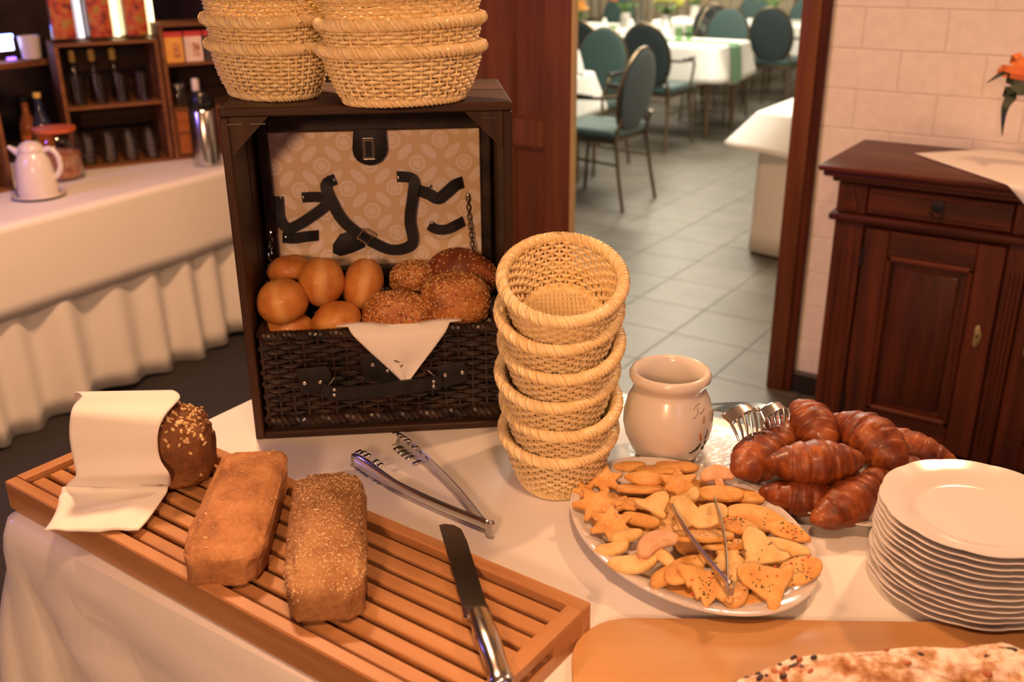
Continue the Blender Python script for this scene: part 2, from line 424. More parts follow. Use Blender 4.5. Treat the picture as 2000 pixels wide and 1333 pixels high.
# ------------------------------------------------------------------ buffet table cloth (room axes: left edge x, front edge y)
TZ = .80
TX0, TX1, TY0, TY1 = -1.295, 1.0, .605, 1.455
def draped(x0, x1, y0, y1, zt, drop, name, mt, label, cat='tablecloth', amp=.02, nw=7, seed=0, group=None, step=.05, flare=.03, rad=.012, parent=None, corner=.1, fold=0.0):
    """cloth lying on a table top and hanging over its four edges, with folds that open towards the hem"""
    rnd = random.Random(seed)
    W, D = x1 - x0, y1 - y0
    per = []                                           # perimeter samples: position, outward normal, arc length
    def side(a, b, n):
        L = (Vector(b) - Vector(a)).length; k = max(2, int(L / step))
        for i in range(k): per.append((Vector(a).lerp(Vector(b), i / k), Vector(n)))
    rc = .02
    def corner_(c, a0):
        for i in range(6):
            a = a0 + PI / 2 * i / 6; n = Vector((math.cos(a), math.sin(a))); per.append((Vector(c) + n * rc, n))
    corner_((x0 + rc, y0 + rc), PI); side((x0 + rc, y0), (x1 - rc, y0), (0, -1)); corner_((x1 - rc, y0 + rc), 1.5 * PI)
    side((x1, y0 + rc), (x1, y1 - rc), (1, 0)); corner_((x1 - rc, y1 - rc), 0); side((x1 - rc, y1), (x0 + rc, y1), (0, 1))
    corner_((x0 + rc, y1 - rc), PI / 2); side((x0, y1 - rc), (x0, y0 + rc), (-1, 0))
    N = len(per); ph = [rnd.random() * 6.28 for _ in range(4)]
    s_ = 0; arc = [0]
    for i in range(1, N): s_ += (per[i][0] - per[i - 1][0]).length; arc.append(s_)
    Ltot = s_ + (per[0][0] - per[-1][0]).length
    lay = [(0, -rad * 1.0, 0), (rad * .7, -rad * .3, 0), (rad, rad, .02)] + [(rad, 0, q) for q in (.05, .1, .16, .23, .32, .42, .54, .68, .84, 1.0)]
    mb = MB(); V = []
    cen = [(x0 + rad, x1 - rad)]
    for li, (off, zo, q) in enumerate(lay):
        for i, (p, n) in enumerate(per):
            a = arc[i] / Ltot * 2 * PI
            wv = math.sin(a * nw * 2 + ph[0]) * .6 + math.sin(a * nw * 3.3 + ph[1]) * .5 + math.sin(a * nw * 5.1 + ph[2]) * .25
            cd = min((p - Vector(c)).length for c in ((x0, y0), (x1, y0), (x1, y1), (x0, y1)))
            cf = math.exp(-(cd / corner) ** 2)
            o = off + q * (flare + amp * wv * (1 + 1.2 * cf)) + cf * q * corner * .45
            rr_ = math.hypot(cd, q * drop); an_ = math.atan2(q * drop, cd + 1e-6)
            o += fold * math.sin(an_ * 15 + ph[3] + 2.2 * math.sin(an_ * 4)) * min(1, rr_ / .18) * min(1, q * 6) * math.exp(-rr_ / 1.1)
            if li < 2: o = off - rad if li == 0 else off - rad * .3
            z = zt - (0 if li == 0 else rad * .3 if li == 1 else rad + q * (drop - rad) - q * cf * corner * .35 * (1 if drop < .6 else 0))
            V.append((p.x + n.x * o, p.y + n.y * o, z))
    F = []
    for li in range(len(lay) - 1):
        for i in range(N): j = (i + 1) % N; F.append((li * N + i, li * N + j, (li + 1) * N + j, (li + 1) * N + i))
    mb.add(V, F)
    # the top as a fan of inner rings
    inner = []
    for k in (.92, .6, .2):
        cx, cy = (x0 + x1) / 2, (y0 + y1) / 2
        inner.append([(cx + (V[i][0] - cx) * k, cy + (V[i][1] - cy) * k, zt) for i in range(N)])
    prev = list(range(N)); base = len(mb.v)
    for r_ in inner:
        st = len(mb.v); mb.v += r_
        for i in range(N): j = (i + 1) % N; mb.f.append((prev[i], prev[j], st + j, st + i))
        prev = list(range(st, st + N))
    mb.f.append(tuple(prev))
    o = mb.build(name, mt, parent, smooth=60, solid=.0015)
    if label: tag(o, label, cat, group)
    return o
draped(TX0, TX1, TY0, TY1, TZ - .001, .76, 'tablecloth', M_['cloth_gloss'], 'glossy white cloth covering the buffet table under crate, loaves and platters', amp=.014, nw=5, seed=3, step=.02, flare=.05, corner=.10, fold=.020)

# ------------------------------------------------------------------ dark crate standing on its side
CA = math.radians(39.6); CR = Vector((-1.168, .964, TZ))
CW, CD, CH = .427, .262, .537
crate = thing('wooden_crate', 'tall dark stained wooden crate standing on end around the open picnic hamper', 'crate', CR, CA)
for x0, x1 in ((0, .014), (CW - .014, CW)):                       # the two sides: two boards deep each
    for y0, y1 in ((.0, .128), (.134, CD - .014)):
        MB().box(x0, x1, y0, y1, 0, CH - .014, .002).build('side_board', M_['cratewood'], crate)
for y0, y1 in ((.0, .128), (.134, CD)):
    MB().box(0, CW, y0, y1, CH - .0135, CH, .002).build('top_board', M_['cratewoodX'], crate)
    MB().box(.0145, CW - .0145, y0, y1 - .0145, 0, .012, .002).build('bottom_board', M_['cratewoodX'], crate)
nb = 5; gw = .006; bw = (CW - (nb - 1) * gw) / nb
for i in range(nb):
    x0 = i * (bw + gw); MB().box(x0, x0 + bw, CD - .013, CD, 0, CH - .014, .0015).build('back_slat', M_['cratewood'], crate)
for sx, sz in ((0, 1), (1, 1), (0, 0), (1, 0)):                    # triangular corner posts
    k = .056; x = .0145 if sx == 0 else CW - .0145; dx = k if sx == 0 else -k
    z = CH - .014 if sz else .0125; dz = -k if sz else k
    if sz == 0: continue
    tri = [(x, z), (x + dx, z), (x, z + dz)]
    if (tri[1][0] - tri[0][0]) * (tri[2][1] - tri[0][1]) - (tri[2][0] - tri[0][0]) * (tri[1][1] - tri[0][1]) < 0: tri.reverse()
    MB().prism(tri, -.030, -.002, Matrix(((1, 0, 0, 0), (0, 0, -1, 0), (0, 1, 0, 0), (0, 0, 0, 1)))).build('corner_post', M_['cratewood'], crate)
for x in (.012, .045, CW - .045): MB().box(x, x + .022, -.0012, .001, CH - .0245, CH - .0225).build('staple', M_['chrome'], crate)

CM = T(*CR) @ RZ(CA)                                             # crate axes -> room
def crate_pt(px, py, dep):
    n = CM.to_3x3() @ Vector((0, 1, 0)); p = at_plane(px, py, CM @ Vector((0, dep, 0)), n); return CM.inverted() @ p

# ------------------------------------------------------------------ picnic hamper
hx0, hx1, hy0, hy1, hz0, hz1 = .0165, CW - .0165, .004, .226, .0125, .185
ham = thing('picnic_hamper', 'open dark willow picnic hamper with patterned lining inside the crate, full of rolls', 'hamper', CR, CA)
def hamper_wall(p0, p1, nrm, z0, z1, rows, stakes, nm):
    mb = MB(); p0, p1, nrm = Vector(p0), Vector(p1), Vector(nrm); rr = (z1 - z0) / rows
    for r_ in range(rows):
        z = z0 + (r_ + .5) * rr; pts = []; n = stakes * 4
        jit = random.uniform(-.0006, .0006)
        for i in range(n + 1):
            u = i / n; k = math.cos(u * stakes * PI + (PI if r_ % 2 else 0))
            p = p0.lerp(p1, u) + nrm * (k * .0027) + Vector((0, 0, z + jit + .0006 * math.sin(u * 37 + r_ * 2))); pts.append(p)
        mb.tube(pts, [rr * .50 * random.uniform(.85, 1.05)] * len(pts), 5)
    o = mb.build(nm, M_['darkwicker'], ham, 60, 'stuff')
    st = MB()
    for i in range(stakes + 1):
        p = p0.lerp(p1, i / stakes); st.tube([p + Vector((0, 0, z0 - .002)), p + Vector((0, 0, z1 + .002))], .0026, 5)
    st.build('wall_stakes', M_['darkwicker'], ham, 60, 'stuff')
hamper_wall((hx0 + .006, hy0 + .008, 0), (hx1 - .006, hy0 + .008, 0), (0, -1, 0), hz0 + .024, hz1 - .014, 16, 17, 'front_weave')
hamper_wall((hx0 + .008, hy1 - .006, 0), (hx0 + .008, hy0 + .006, 0), (-1, 0, 0), hz0 + .024, hz1 - .014, 13, 9, 'side_weave')
hamper_wall((hx1 - .008, hy0 + .006, 0), (hx1 - .008, hy1 - .006, 0), (1, 0, 0), hz0 + .024, hz1 - .014, 13, 9, 'side_weave')
hamper_wall((hx1 - .006, hy1 - .008, 0), (hx0 + .006, hy1 - .008, 0), (0, 1, 0), hz0 + .024, hz1 - .014, 13, 15, 'back_weave')
MB().box(hx0 + .010, hx1 - .010, hy0 + .010, hy1 - .010, hz0, hz0 + .010).build('hamper_base', M_['darkwicker'], ham)
def braid(loop, rad, turns, strands=3, sr=.0035, n_per=9, closed=True, M=None, flat=1.0):
    """rope-like border: strands twisted round a path"""
    mb = MB(); L = [Vector(p) for p in loop]; N = len(L)
    for s_ in range(strands):
        pts = []; tot = turns * n_per
        for i in range(tot if closed else tot + 1):
            u = i / tot * (N if closed else N - 1); a = int(u) % N; b = (a + 1) % N if closed else min(a + 1, N - 1); f = u - int(u)
            p = L[a].lerp(L[b], f); t_ = (L[b] - L[a]); t_ = t_.normalized() if t_.length > 1e-9 else Vector((1, 0, 0))
            upv = Vector((0, 0, 1)); sd = t_.cross(upv)
            if sd.length < 1e-4: sd = Vector((1, 0, 0)); upv = sd.cross(t_)
            sd.normalize()
            q = 2 * PI * (i / n_per + s_ / strands); pts.append(p + (upv * math.cos(q) * flat + sd * math.sin(q)) * rad)
        mb.tube(pts, sr, 5, closed)
    return mb
rim = [(hx0 + .008, hy0 + .008, hz1 - .008), (hx1 - .008, hy0 + .008, hz1 - .008), (hx1 - .008, hy1 - .008, hz1 - .008), (hx0 + .008, hy1 - .008, hz1 - .008)]
def dens(l, k, closed=True):
    out = []
    for i in range(len(l) if closed else len(l) - 1):
        a, b = Vector(l[i]), Vector(l[(i + 1) % len(l)])
        out += [a.lerp(b, j / k) for j in range(k)]
    return out
braid(dens(rim, 24), .0048, 62, 3, .0042).build('rim_braid', M_['darkwicker'], ham, 60, 'stuff')
foot = [(x, y, hz0 + .015) for x, y, z in rim]
braid(dens(foot, 24), .0062, 50, 3, .0050).build('foot_braid', M_['darkwicker'], ham, 60, 'stuff')

# lid, standing open against the back of the crate
LZ0, LZ1, LY = .205, .498, .226
lid = thing('hamper_lid_frame', '', '', (0, 0, 0)); lid.name = 'lid'; del lid['label']; del lid['category']; lid.parent = ham
lx0, lx1 = .017, CW - .017
lp = [(lx0 + .008, LY - .016, LZ0 + .008), (lx0 + .008, LY - .008, LZ1 - .008), (lx1 - .008, LY - .008, LZ1 - .008), (lx1 - .008, LY - .016, LZ0 + .008)]
MB().box(lx0, lx0 + .020, LY - .026, LY + .006, LZ0, LZ1, .004).build('lid_side', M_['darkwicker'], lid)
MB().box(lx1 - .020, lx1, LY - .026, LY + .006, LZ0, LZ1, .004).build('lid_side', M_['darkwicker'], lid)
MB().box(lx0 + .019, lx1 - .019, LY - .026, LY + .006, LZ1 - .034, LZ1, .004).build('lid_top', M_['darkwicker'], lid)
MB().box(lx0 + .019, lx1 - .019, LY - .026, LY + .006, LZ0, LZ0 + .022, .004).build('lid_hinge_rail', M_['darkwicker'], lid)
# lining with a printed lattice of rings and petals
t = NT('patterned_lining'); v = t.coords((17.5, 17.5, 17.5), (0, PI / 4, 0), jitter=False); sp = t.n('ShaderNodeSeparateXYZ'); t.l(v, sp.inputs[0])
fx = t.math('SUBTRACT', t.math('FRACT', sp.outputs[0]), .5); fz = t.math('SUBTRACT', t.math('FRACT', sp.outputs[2]), .5)
def dist(a, b): return t.math('SQRT', t.math('ADD', t.math('MULTIPLY', a, a), t.math('MULTIPLY', b, b)))
d0 = dist(fx, fz)
ax_, az_ = t.math('ABSOLUTE', fx), t.math('ABSOLUTE', fz)
medal = t.math('LESS_THAN', d0, .25); ringl = t.math('LESS_THAN', t.math('ABSOLUTE', t.math('SUBTRACT', d0, .15)), .022)
def lens(p, q):                             # petal between two medallions: narrow ellipse
    e = t.math('ADD', t.math('POWER', t.math('DIVIDE', p, .30), 2), t.math('POWER', t.math('DIVIDE', q, .135), 2)); return t.math('LESS_THAN', e, 1)
gx, gz = t.math('SUBTRACT', .5, ax_), t.math('SUBTRACT', .5, az_)
pet = t.math('MAXIMUM', lens(gx, fz) if False else lens(fx, gz), lens(fz, gx))
shape = t.math('MAXIMUM', medal, pet); shape = t.math('MULTIPLY', shape, t.math('SUBTRACT', 1, t.math('MULTIPLY', ringl, .8)))
nn = t.noise(t.coords((1, 1, 1)), 300, 2); t.bump(nn, .2, .0006)
M_['lining'] = t.set(.85, 0, 0, None, t.mix(shape, (.72, .54, .35), (.82, .69, .59)))
MB().box(lx0 + .018, lx1 - .018, LY - .010, LY + .002, LZ0 + .02, LZ1 - .03).build('lining', M_['lining'], lid, 0)
PL = LY - .010                                                     # front face of the lining
def lp_(px, py, off=.004): q = crate_pt(px, py, PL - off); return q
def strap(nm, pix, wid, offs=None, parent=lid, th=.0022):
    n = len(pix); offs = offs or [.003] * n
    P = [lp_(p[0], p[1], o) for p, o in zip(pix, offs)]
    P = spline(P, 5) if n > 2 else P
    side = []
    for i in range(len(P)):
        tt = P[min(i + 1, len(P) - 1)] - P[max(i - 1, 0)]
        side.append(Vector((0, -1, 0)).cross(tt))
    o = MB().ribbon(P, wid, th, side).build(nm, M_['leather'], parent, 40)
    return o, P
def stud(pos, r=.0035, parent=lid, m='chrome', nm='stud', nrm=(0, -1, 0)):
    return MB().ball((r, r * .6, r), pos, 8, 6).build(nm, M_[m], parent, 60)
def pad(nm, pix, parent=lid, off=.002, th=.004, m='leather'):      # flat leather piece cut to an outline on the lining
    P = [lp_(x, y, off) for x, y in pix]; out = [(p.x, p.z) for p in P]
    A = sum(out[i][0] * out[(i + 1) % len(out)][1] - out[(i + 1) % len(out)][0] * out[i][1] for i in range(len(out)))
    if A < 0: out.reverse()
    return MB().prism(out, 0, th, Matrix(((1, 0, 0, 0), (0, 0, -1, PL - off + th / 2), (0, 1, 0, 0), (0, 0, 0, 1))), rnd=.001).build(nm, M_[m], parent, 40)
tabpix = [(690, 250), (752, 246), (756, 290)] + [(722 + 34 * math.cos(a), 292 + 31 * math.sin(a)) for a in [PI * k / 8 for k in range(0, 9)]] + [(688, 292)]
lt = pad('latch_tab', tabpix, off=.012, th=.005)
cx_ = lp_(720, 291, .017)
MB().box(cx_.x - .011, cx_.x + .011, cx_.y - .001, cx_.y + .002, cx_.z - .018, cx_.z + .018, .002).build('latch_plate', M_['chrome'], lt)
MB().box(cx_.x - .005, cx_.x + .005, cx_.y - .0025, cx_.y - .0005, cx_.z - .013, cx_.z + .013, .0012).build('latch_slot', M_['black'], lt)
# long buckled strap hanging in a curve
_, P = strap('long_strap', [(655, 350), (636, 362), (648, 395), (668, 430), (700, 458), (730, 475), (762, 488), (790, 485), (806, 470), (800, 430), (806, 380), (806, 350), (775, 345)],
             .0185, [.004, .010, .014, .016, .018, .018, .018, .018, .016, .014, .014, .010, .004])
b = lp_(714, 462, .024)
bkl = MB()
for sx in (-1, 1):
    bkl.tube([b + Vector((sx * .010, 0, -.011)), b + Vector((sx * .010, 0, .011))], .0013, 6); bkl.tube([b + Vector((-.010, 0, sx * .011)), b + Vector((.010, 0, sx * .011))], .0013, 6)
bkl.tube([b + Vector((-.009, -.002, 0)), b + Vector((.010, -.002, 0))], .001, 5)
o = bkl.build('buckle', M_['chrome'], lid); o.matrix_basis = T(*b) @ RY(math.radians(35)) @ T(*-b)
stud(lp_(652, 352, .008)); stud(lp_(778, 347, .008))
pad('strap_end', [(650, 478), (664, 458), (684, 452), (706, 468), (712, 482), (690, 492), (664, 500), (650, 494)], off=.010, th=.006)
strap('cutlery_loop', [(544, 384), (545, 412), (548, 432), (562, 446), (580, 440), (606, 424), (634, 402), (628, 386), (590, 386)], .0175, [.003, .006, .010, .012, .012, .012, .010, .006, .003])
stud(lp_(547, 387, .007), .003); stud(lp_(592, 386, .007), .003)
strap('cutlery_loop', [(552, 464), (572, 466), (600, 462), (622, 460)], .0185, [.003, .008, .010, .003]); stud(lp_(558, 464, .008), .003)
strap('cutlery_loop', [(818, 372), (838, 380), (855, 388), (872, 376), (888, 362), (904, 356)], .0200, [.003, .010, .012, .012, .010, .004]); stud(lp_(838, 364, .014), .003)
strap('cutlery_loop', [(838, 440), (852, 448), (872, 448), (890, 440), (906, 432)], .0175, [.003, .010, .012, .010, .003]); stud(lp_(844, 436, .008), .003)
# the two stay chains
def chain(pix, offs):
    P = spline([lp_(x, y, o) for (x, y), o in zip(pix, offs)], 4); mb = MB(); L = 0; k = 0
    for i in range(0, len(P) - 1, 1):
        c = (P[i] + P[i + 1]) / 2; d = (P[i + 1] - P[i]); q = d.to_track_quat('X', 'Z').to_matrix().to_4x4()
        mb.tube([(.0056 * math.cos(a), .0034 * math.sin(a), 0) for a in [2 * PI * j / 8 for j in range(8)]], .0012, 4, True, T(*c) @ q @ RX(PI / 2 * (i % 2)))
    return mb
chain([(914, 385), (916, 420), (920, 455), (924, 490), (925, 520)], [.006, .012, .02, .03, .05]).build('stay_chain', M_['chrome'], lid, 60, 'stuff')
chain([(530, 410), (532, 440), (528, 490), (526, 530), (524, 560)], [.006, .012, .02, .03, .05]).build('stay_chain', M_['chrome'], lid, 60, 'stuff')
stud(lp_(914, 382, .006), .0042); stud(lp_(531, 410, .006), .0042)
# leather fittings on the hamper front
def fr(px, py, off=.0): return crate_pt(px, py, hy0 + .003 - off)
def fpad(nm, pix, off, th, parent):
    P = [fr(x, y, off) for x, y in pix]; out = [(p.x, p.z) for p in P]
    A = sum(out[i][0] * out[(i + 1) % len(out)][1] - out[(i + 1) % len(out)][0] * out[i][1] for i in range(len(out)))
    if A < 0: out.reverse()
    return MB().prism(out, 0, th, Matrix(((1, 0, 0, 0), (0, 0, -1, hy0 + .003 - off), (0, 1, 0, 0), (0, 0, 0, 1))), rnd=.001).build(nm, M_['leather'], parent, 40)
for pix, st in (([(580, 720), (638, 714), (648, 730), (640, 764), (588, 770)], [(595, 749), (626, 747)]), ([(858, 712), (908, 704), (914, 742), (868, 756), (850, 740)], [(869, 733), (903, 728)])):
    q = fpad('handle_tab', pix, .004, .004, ham)
    for s_ in st: stud(fr(s_[0], s_[1], .0095), .0040, q)
hd = [fr(x, y, o) for (x, y), o in zip([(630, 758), (655, 768), (720, 764), (790, 756), (835, 750), (862, 742)], [.010, .018, .026, .026, .018, .010])]
H_ = spline(hd, 6); ho = MB().ribbon(H_, .022, .006, (0, 0, 1)).build('carry_handle', M_['leather'], ham, 40)
for x, y in ((653, 762), (653, 772), (847, 746), (847, 755)): stud(fr(x, y, .024), .0034, ho, 'satin')
for (a, b_) in (((640, 756), (653, 738)), ((852, 738), (836, 724))):
    A, B = fr(*a, .016), fr(*b_, .010); MB().tube([A, B], .0011, 5).build('ring', M_['chrome'], ho)
lc = fpad('latch_plate', [(705, 690), (800, 682), (805, 735), (765, 748), (712, 742)], .003, .004, ham)
stud(fr(728, 713, .009), .0042, lc); stud(fr(757, 725, .009), .0036, lc)

# napkin lying in the hamper with one corner hanging over the front
def nap(u, v):
    w0 = .160                       # width on the rim
    zr = hz1 + .0055
    if v < .45:                     # inside part, running back into the hamper
        k = v / .45; x = (u - .5) * (w0 + .04 - .0 * k) + .243; y = hy0 + .075 - k * .075; z = zr - .030 * (1 - k) ** 1.5 + .003 * math.sin(u * 9)
        return (x, y, z)
    k = (v - .45) / .55
    wd = w0 * (1 - k) + .001; x = .243 + .006 * k + (u - .5) * wd
    z = zr - k * .099 - (.002 if 0 < k else 0); bulge = .014 * math.sin(min(k * 1.6, 1) * PI) * (1 - abs(u - .5))
    y = hy0 - .006 - .0035 - bulge * .4 + (0.010 * (1 - k / .12) ** 2 if k < .12 else 0) - .004 * math.sin(u * 7) * k
    return (x, y, z)
nk = MB().grid(nap, 24, 40).build('napkin', M_['napkin'], smooth=60, solid=.0014, M=CM.copy())
tag(nk, 'white linen napkin corner hanging in a point over the hamper front', 'napkin')
for (px, py, L_, an) in ((774, 706, .006, -.4), (799 - 15, 715, .003, .6)):
    q = crate_pt(px, py, hy0 - .0135); MB().ball((L_, .0008, .0013), (0, 0, 0), 8, 5).build('stain', mat('brown_stain', (.16, .06, .02), rough=.8), nk, M=T(*q) @ RY(-an))
# ------------------------------------------------------------------ bread rolls in the hamper
def crust(name, c1, c2, c3, sc_=5, rough=.5, coat=.04, bump=.25, split=None):
    t = NT(name); v = t.coords(); n1 = t.noise(v, 26 * sc_ / 5, 3); n2 = t.noise(v, 140, 3)
    col = t.ramp(n1, [(.30, c1), (.52, c2), (.72, c3)])
    if split:
        sp = t.n('ShaderNodeSeparateXYZ'); t.l(t.coords(jitter=False), sp.inputs[0]); f = t.math('ADD', t.math('ABSOLUTE', t.math('ADD', sp.outputs[0], t.math('MULTIPLY', sp.outputs[2], .12))), t.math('MULTIPLY', t.math('SUBTRACT', n1, .5), .035))
        col = t.mix(t.ramp(f, [(.0, (.55, .55, .55)), (.012, (0, 0, 0))]), col, split)
    t.bump(n2, bump, .0012)
    return t.set(rough, 0, coat, None, col)
M_['roll'] = crust('golden_crust', (.40, .115, .019), (.57, .22, .045), (.70, .34, .09))
M_['splitroll'] = crust('split_golden_crust', (.40, .115, .019), (.57, .22, .045), (.68, .31, .08), split=(.80, .48, .17))
M_['seedroll'] = crust('dark_seeded_crust', (.22, .065, .015), (.42, .15, .035), (.56, .24, .07), 5, .6, .02, .9)
M_['darkroll'] = crust('dark_brown_crust', (.12, .025, .008), (.20, .05, .014), (.28, .08, .022), 5, .55, .05)
M_['sesame'] = mat('toasted_sesame', (.66, .38, .15), (.78, .52, .25), 200, rough=.5)
M_['linseed'] = mat('brown_linseed', (.10, .03, .012), (.2, .07, .025), 200, rough=.35)
def roll(px, py, dep, sx, sz, rot, label, kind='roll', sy=.042, seed=0, crease=0.0, square=1.0):
    c = crate_pt(px, py, dep); k = (CM @ c - CAM).length * .97 / FPX
    rx, rz = sx * k, sz * k; rnd = random.Random(seed)
    def fn(p, q):
        e = square
        d = Vector((math.copysign(abs(p.x) ** e, p.x) * rx, math.copysign(abs(p.y) ** e, p.y) * sy, math.copysign(abs(p.z) ** e, p.z) * rz))
        d *= 1 + .05 * fbm(p + Vector((seed * 3.1, 0, 0)), 1.6, 2)
        if crease:
            s_ = math.exp(-((p.x + .12 * p.z) / .10) ** 2) * max(0, -p.y * .5 + p.z * .6); d *= 1 - crease * s_
        return d
    g = {'roll': 'plain rolls in the hamper', 'seedroll': 'seeded rolls in the hamper', 'darkroll': 'seeded rolls in the hamper'}[kind]
    Mx = CM @ T(*c) @ RY(-rot) @ RX(-.25)
    b = MB().ball(1, (0, 0, 0), 36, 24, fn)
    if kind == 'roll':
        o = b.build('bread_roll', M_['splitroll' if crease else 'roll'], smooth=180, M=Mx); tag(o, label, 'bread roll', g); return o
    t_ = thing('seeded_roll', label, 'bread roll', group=g, M=Mx)
    b.build('crust', M_[kind], t_, 180)
    for nm, mt, num, s_ in (('sesame_seeds', 'sesame', 420, 1.15), ('linseeds', 'linseed', 200, 1.2)):
        mb = MB()
        for i in range(num if kind == 'seedroll' else num // 3):
            p = Vector((rnd.gauss(0, 1), -abs(rnd.gauss(0, 1)), rnd.gauss(.35, 1))).normalized(); q = fn(p, None)
            nn = Vector((p.x / rx, p.y / sy, p.z / rz)).normalized(); qq = nn.to_track_quat('Z', 'X').to_matrix().to_4x4()
            mb.ball((.0017 * s_, .0010 * s_, .0007), (0, 0, 0), 6, 4, None, T(*q) @ qq @ RZ(rnd.random() * 6.28))
        mb.build(nm, M_[mt], t_, 60, 'stuff')
    return t_
roll(566, 528, .140, 44, 30, .1, 'plain golden roll at the back left, half hidden behind the others', seed=1)
roll(566, 641, .066, 47, 33, .0, 'plain golden roll lowest in the hamper at the front left', seed=2, sy=.036)
roll(551, 590, .058, 50, 47, .1, 'round golden roll with a pale split at the left hamper edge', seed=3, crease=.10)
roll(628, 550, .095, 46, 49, -.2, 'round golden roll on top between its plain neighbours', seed=4, crease=.07)
roll(709, 556, .105, 39, 55, -.35, 'oval golden roll standing upright beside the seeded rolls', seed=5, crease=.10)
roll(657, 626, .060, 50, 37, .25, 'oval golden roll lying in the front middle of the hamper', seed=6)
roll(808, 542, .150, 50, 36, .15, 'seeded roll at the back, behind the two large seeded rolls', 'seedroll', seed=7)
roll(905, 535, .150, 72, 50, -.35, 'dark brown roll tipped up at the back right of the hamper', 'darkroll', seed=8)
roll(775, 615, .062, 68, 50, .0, 'seeded roll resting behind the hanging napkin corner', 'seedroll', seed=9, square=.9)
roll(889, 586, .075, 70, 58, -.1, 'large squarish seeded roll at the right front of the hamper', 'seedroll', seed=10, square=.82)
w2 = MB().grid(lambda u, v: (.215 + .19 * u, .10 + .10 * v, .150 + .075 * (u ** 3) * v + .004 * math.sin(9 * u + 5 * v)), 12, 8).build('lining_napkin', M_['napkin'], smooth=60, solid=.0014, M=CM.copy())
tag(w2, 'white napkin lining the hamper beneath the seeded rolls', 'napkin')

# ------------------------------------------------------------------ oval rattan baskets
BA0, BB0, BA1, BB1, BH = .088, .060, .120, .0845, .084
def oval(a, b, z, n): return [(a * math.cos(2 * PI * i / n), b * math.sin(2 * PI * i / n), z) for i in range(n)]
def basket_meshes():
    S = 46; rows = 11; mb = MB(); z0, z1 = .010, BH - .009; rr = (z1 - z0) / rows
    prof = lambda f: f ** .58
    for r_ in range(rows):
        f = (r_ + .5) / rows; z = z0 + (z1 - z0) * f; a = BA0 + (BA1 - .004 - BA0) * prof(f); b = BB0 + (BB1 - .004 - BB0) * prof(f)
        pts = []; n = S * 4
        for i in range(n):
            q = 2 * PI * i / n; k = math.cos(q * S / 2 + (PI if r_ % 2 else 0)) * .0034
            pts.append(((a + k) * math.cos(q), (b + k) * math.sin(q), z + .0005 * math.sin(q * 13 + r_)))
        mb.tube(pts, rr * .43, 6, True)
    side = mb.mesh('side_weave', M_['wicker'], 60)
    mb = MB()
    for i in range(S):
        q = 2 * PI * (i + .0) / S
        mb.tube([((BA0 + (BA1 - .004 - BA0) * prof(f)) * math.cos(q), (BB0 + (BB1 - .004 - BB0) * prof(f)) * math.sin(q), z0 - .006 + (z1 - z0 + .010) * f) for f in (0, .12, .3, .6, 1)], .0019, 4)
    stakes = mb.mesh('stakes', M_['wicker'], 60)
    rimm = braid(oval(BA1 - .001, BB1 - .001, BH - .007, 72), .0056, 30, 3, .0038, 9).mesh('rim_braid', M_['wicker'], 60)
    footm = braid(oval(BA0 - .001, BB0 - .001, .0068, 60), .0044, 24, 3, .0034, 9).mesh('foot_braid', M_['wicker'], 60)
    mb = MB()
    for i in range(-9, 10):                                 # plaited base
        y = i * .0062
        if abs(y) < BB0 - .004:
            L = BA0 * math.sqrt(1 - (y / BB0) ** 2) - .002; n = max(6, int(L * 2 / .006))
            mb.tube([(-L + 2 * L * j / n, y, .0085 + .0018 * math.cos(PI * j + (PI if i % 2 else 0))) for j in range(n + 1)], .0030, 5, flat=.6)
    for i in range(-7, 8):
        x = i * .012; L = BB0 * math.sqrt(max(0, 1 - (x / BA0) ** 2)) - .002
        if L > .01: mb.tube([(x, -L, .0085), (x, L, .0085)], .0024, 5, flat=.6)
    basem = mb.mesh('base_weave', M_['wicker'], 60)
    return (('side_weave', side), ('stakes', stakes), ('rim_braid', rimm), ('foot_braid', footm), ('base_weave', basem))
BKM = basket_meshes()
def basket(label, M, group):
    t_ = thing('bread_basket', label, 'basket', group=group, M=M)
    for nm, me in BKM: put(nm, me, t_, 'stuff')
    return t_
ORD = ['bottom', 'second', 'third', 'fourth', 'fifth', 'top']
TWA = math.radians(121)
bx, by = -.701, 1.150
p = Vector((bx, by, TZ)); tilt = 0.0
vd = Vector((math.cos(TWA), math.sin(TWA), 0)); sdv = Vector((-vd.y, vd.x, 0))
for i in range(6):
    tilt = (0, .05, .08, .12, .15, .19)[i]
    jx, jr = (0, .003, -.002, .003, .0, .004)[i], (0, .06, -.05, .04, -.04, .05)[i]
    c = Vector((bx, by, TZ + .0535 * i - .002 * i * i * .3)) - vd * (.0060 * i) + sdv * -jx
    basket(f'oval rattan bread basket, {ORD[i]}{" one" if 0 < i < 5 else ""} {"" if i in (0, 5) else "from below "}of the tall stack beside the crate',
           T(*c) @ Matrix.Rotation(-tilt, 4, sdv) @ RZ(TWA + jr), 'rattan baskets in the tall stack')
ctz = TZ + CH
def stack(cx, cy, ang, n, where, lean):
    for i in range(n):
        q = CM @ Vector((cx + lean[0] * i, cy + lean[1] * i, 0)); q.z = ctz + .0008 + .0385 * i
        basket(f'oval rattan basket, {("bottom", "middle", "top")[i]} of the {where} stack on top of the crate', T(*q) @ RX((.0, .02, .03)[i]) @ RZ(ang), 'rattan baskets on the crate')
stack(.270, .024, CA + math.radians(14), 3, 'right', (.001, .002))
stack(.066, .124, CA + math.radians(-58), 3, 'left', (-.002, .002))

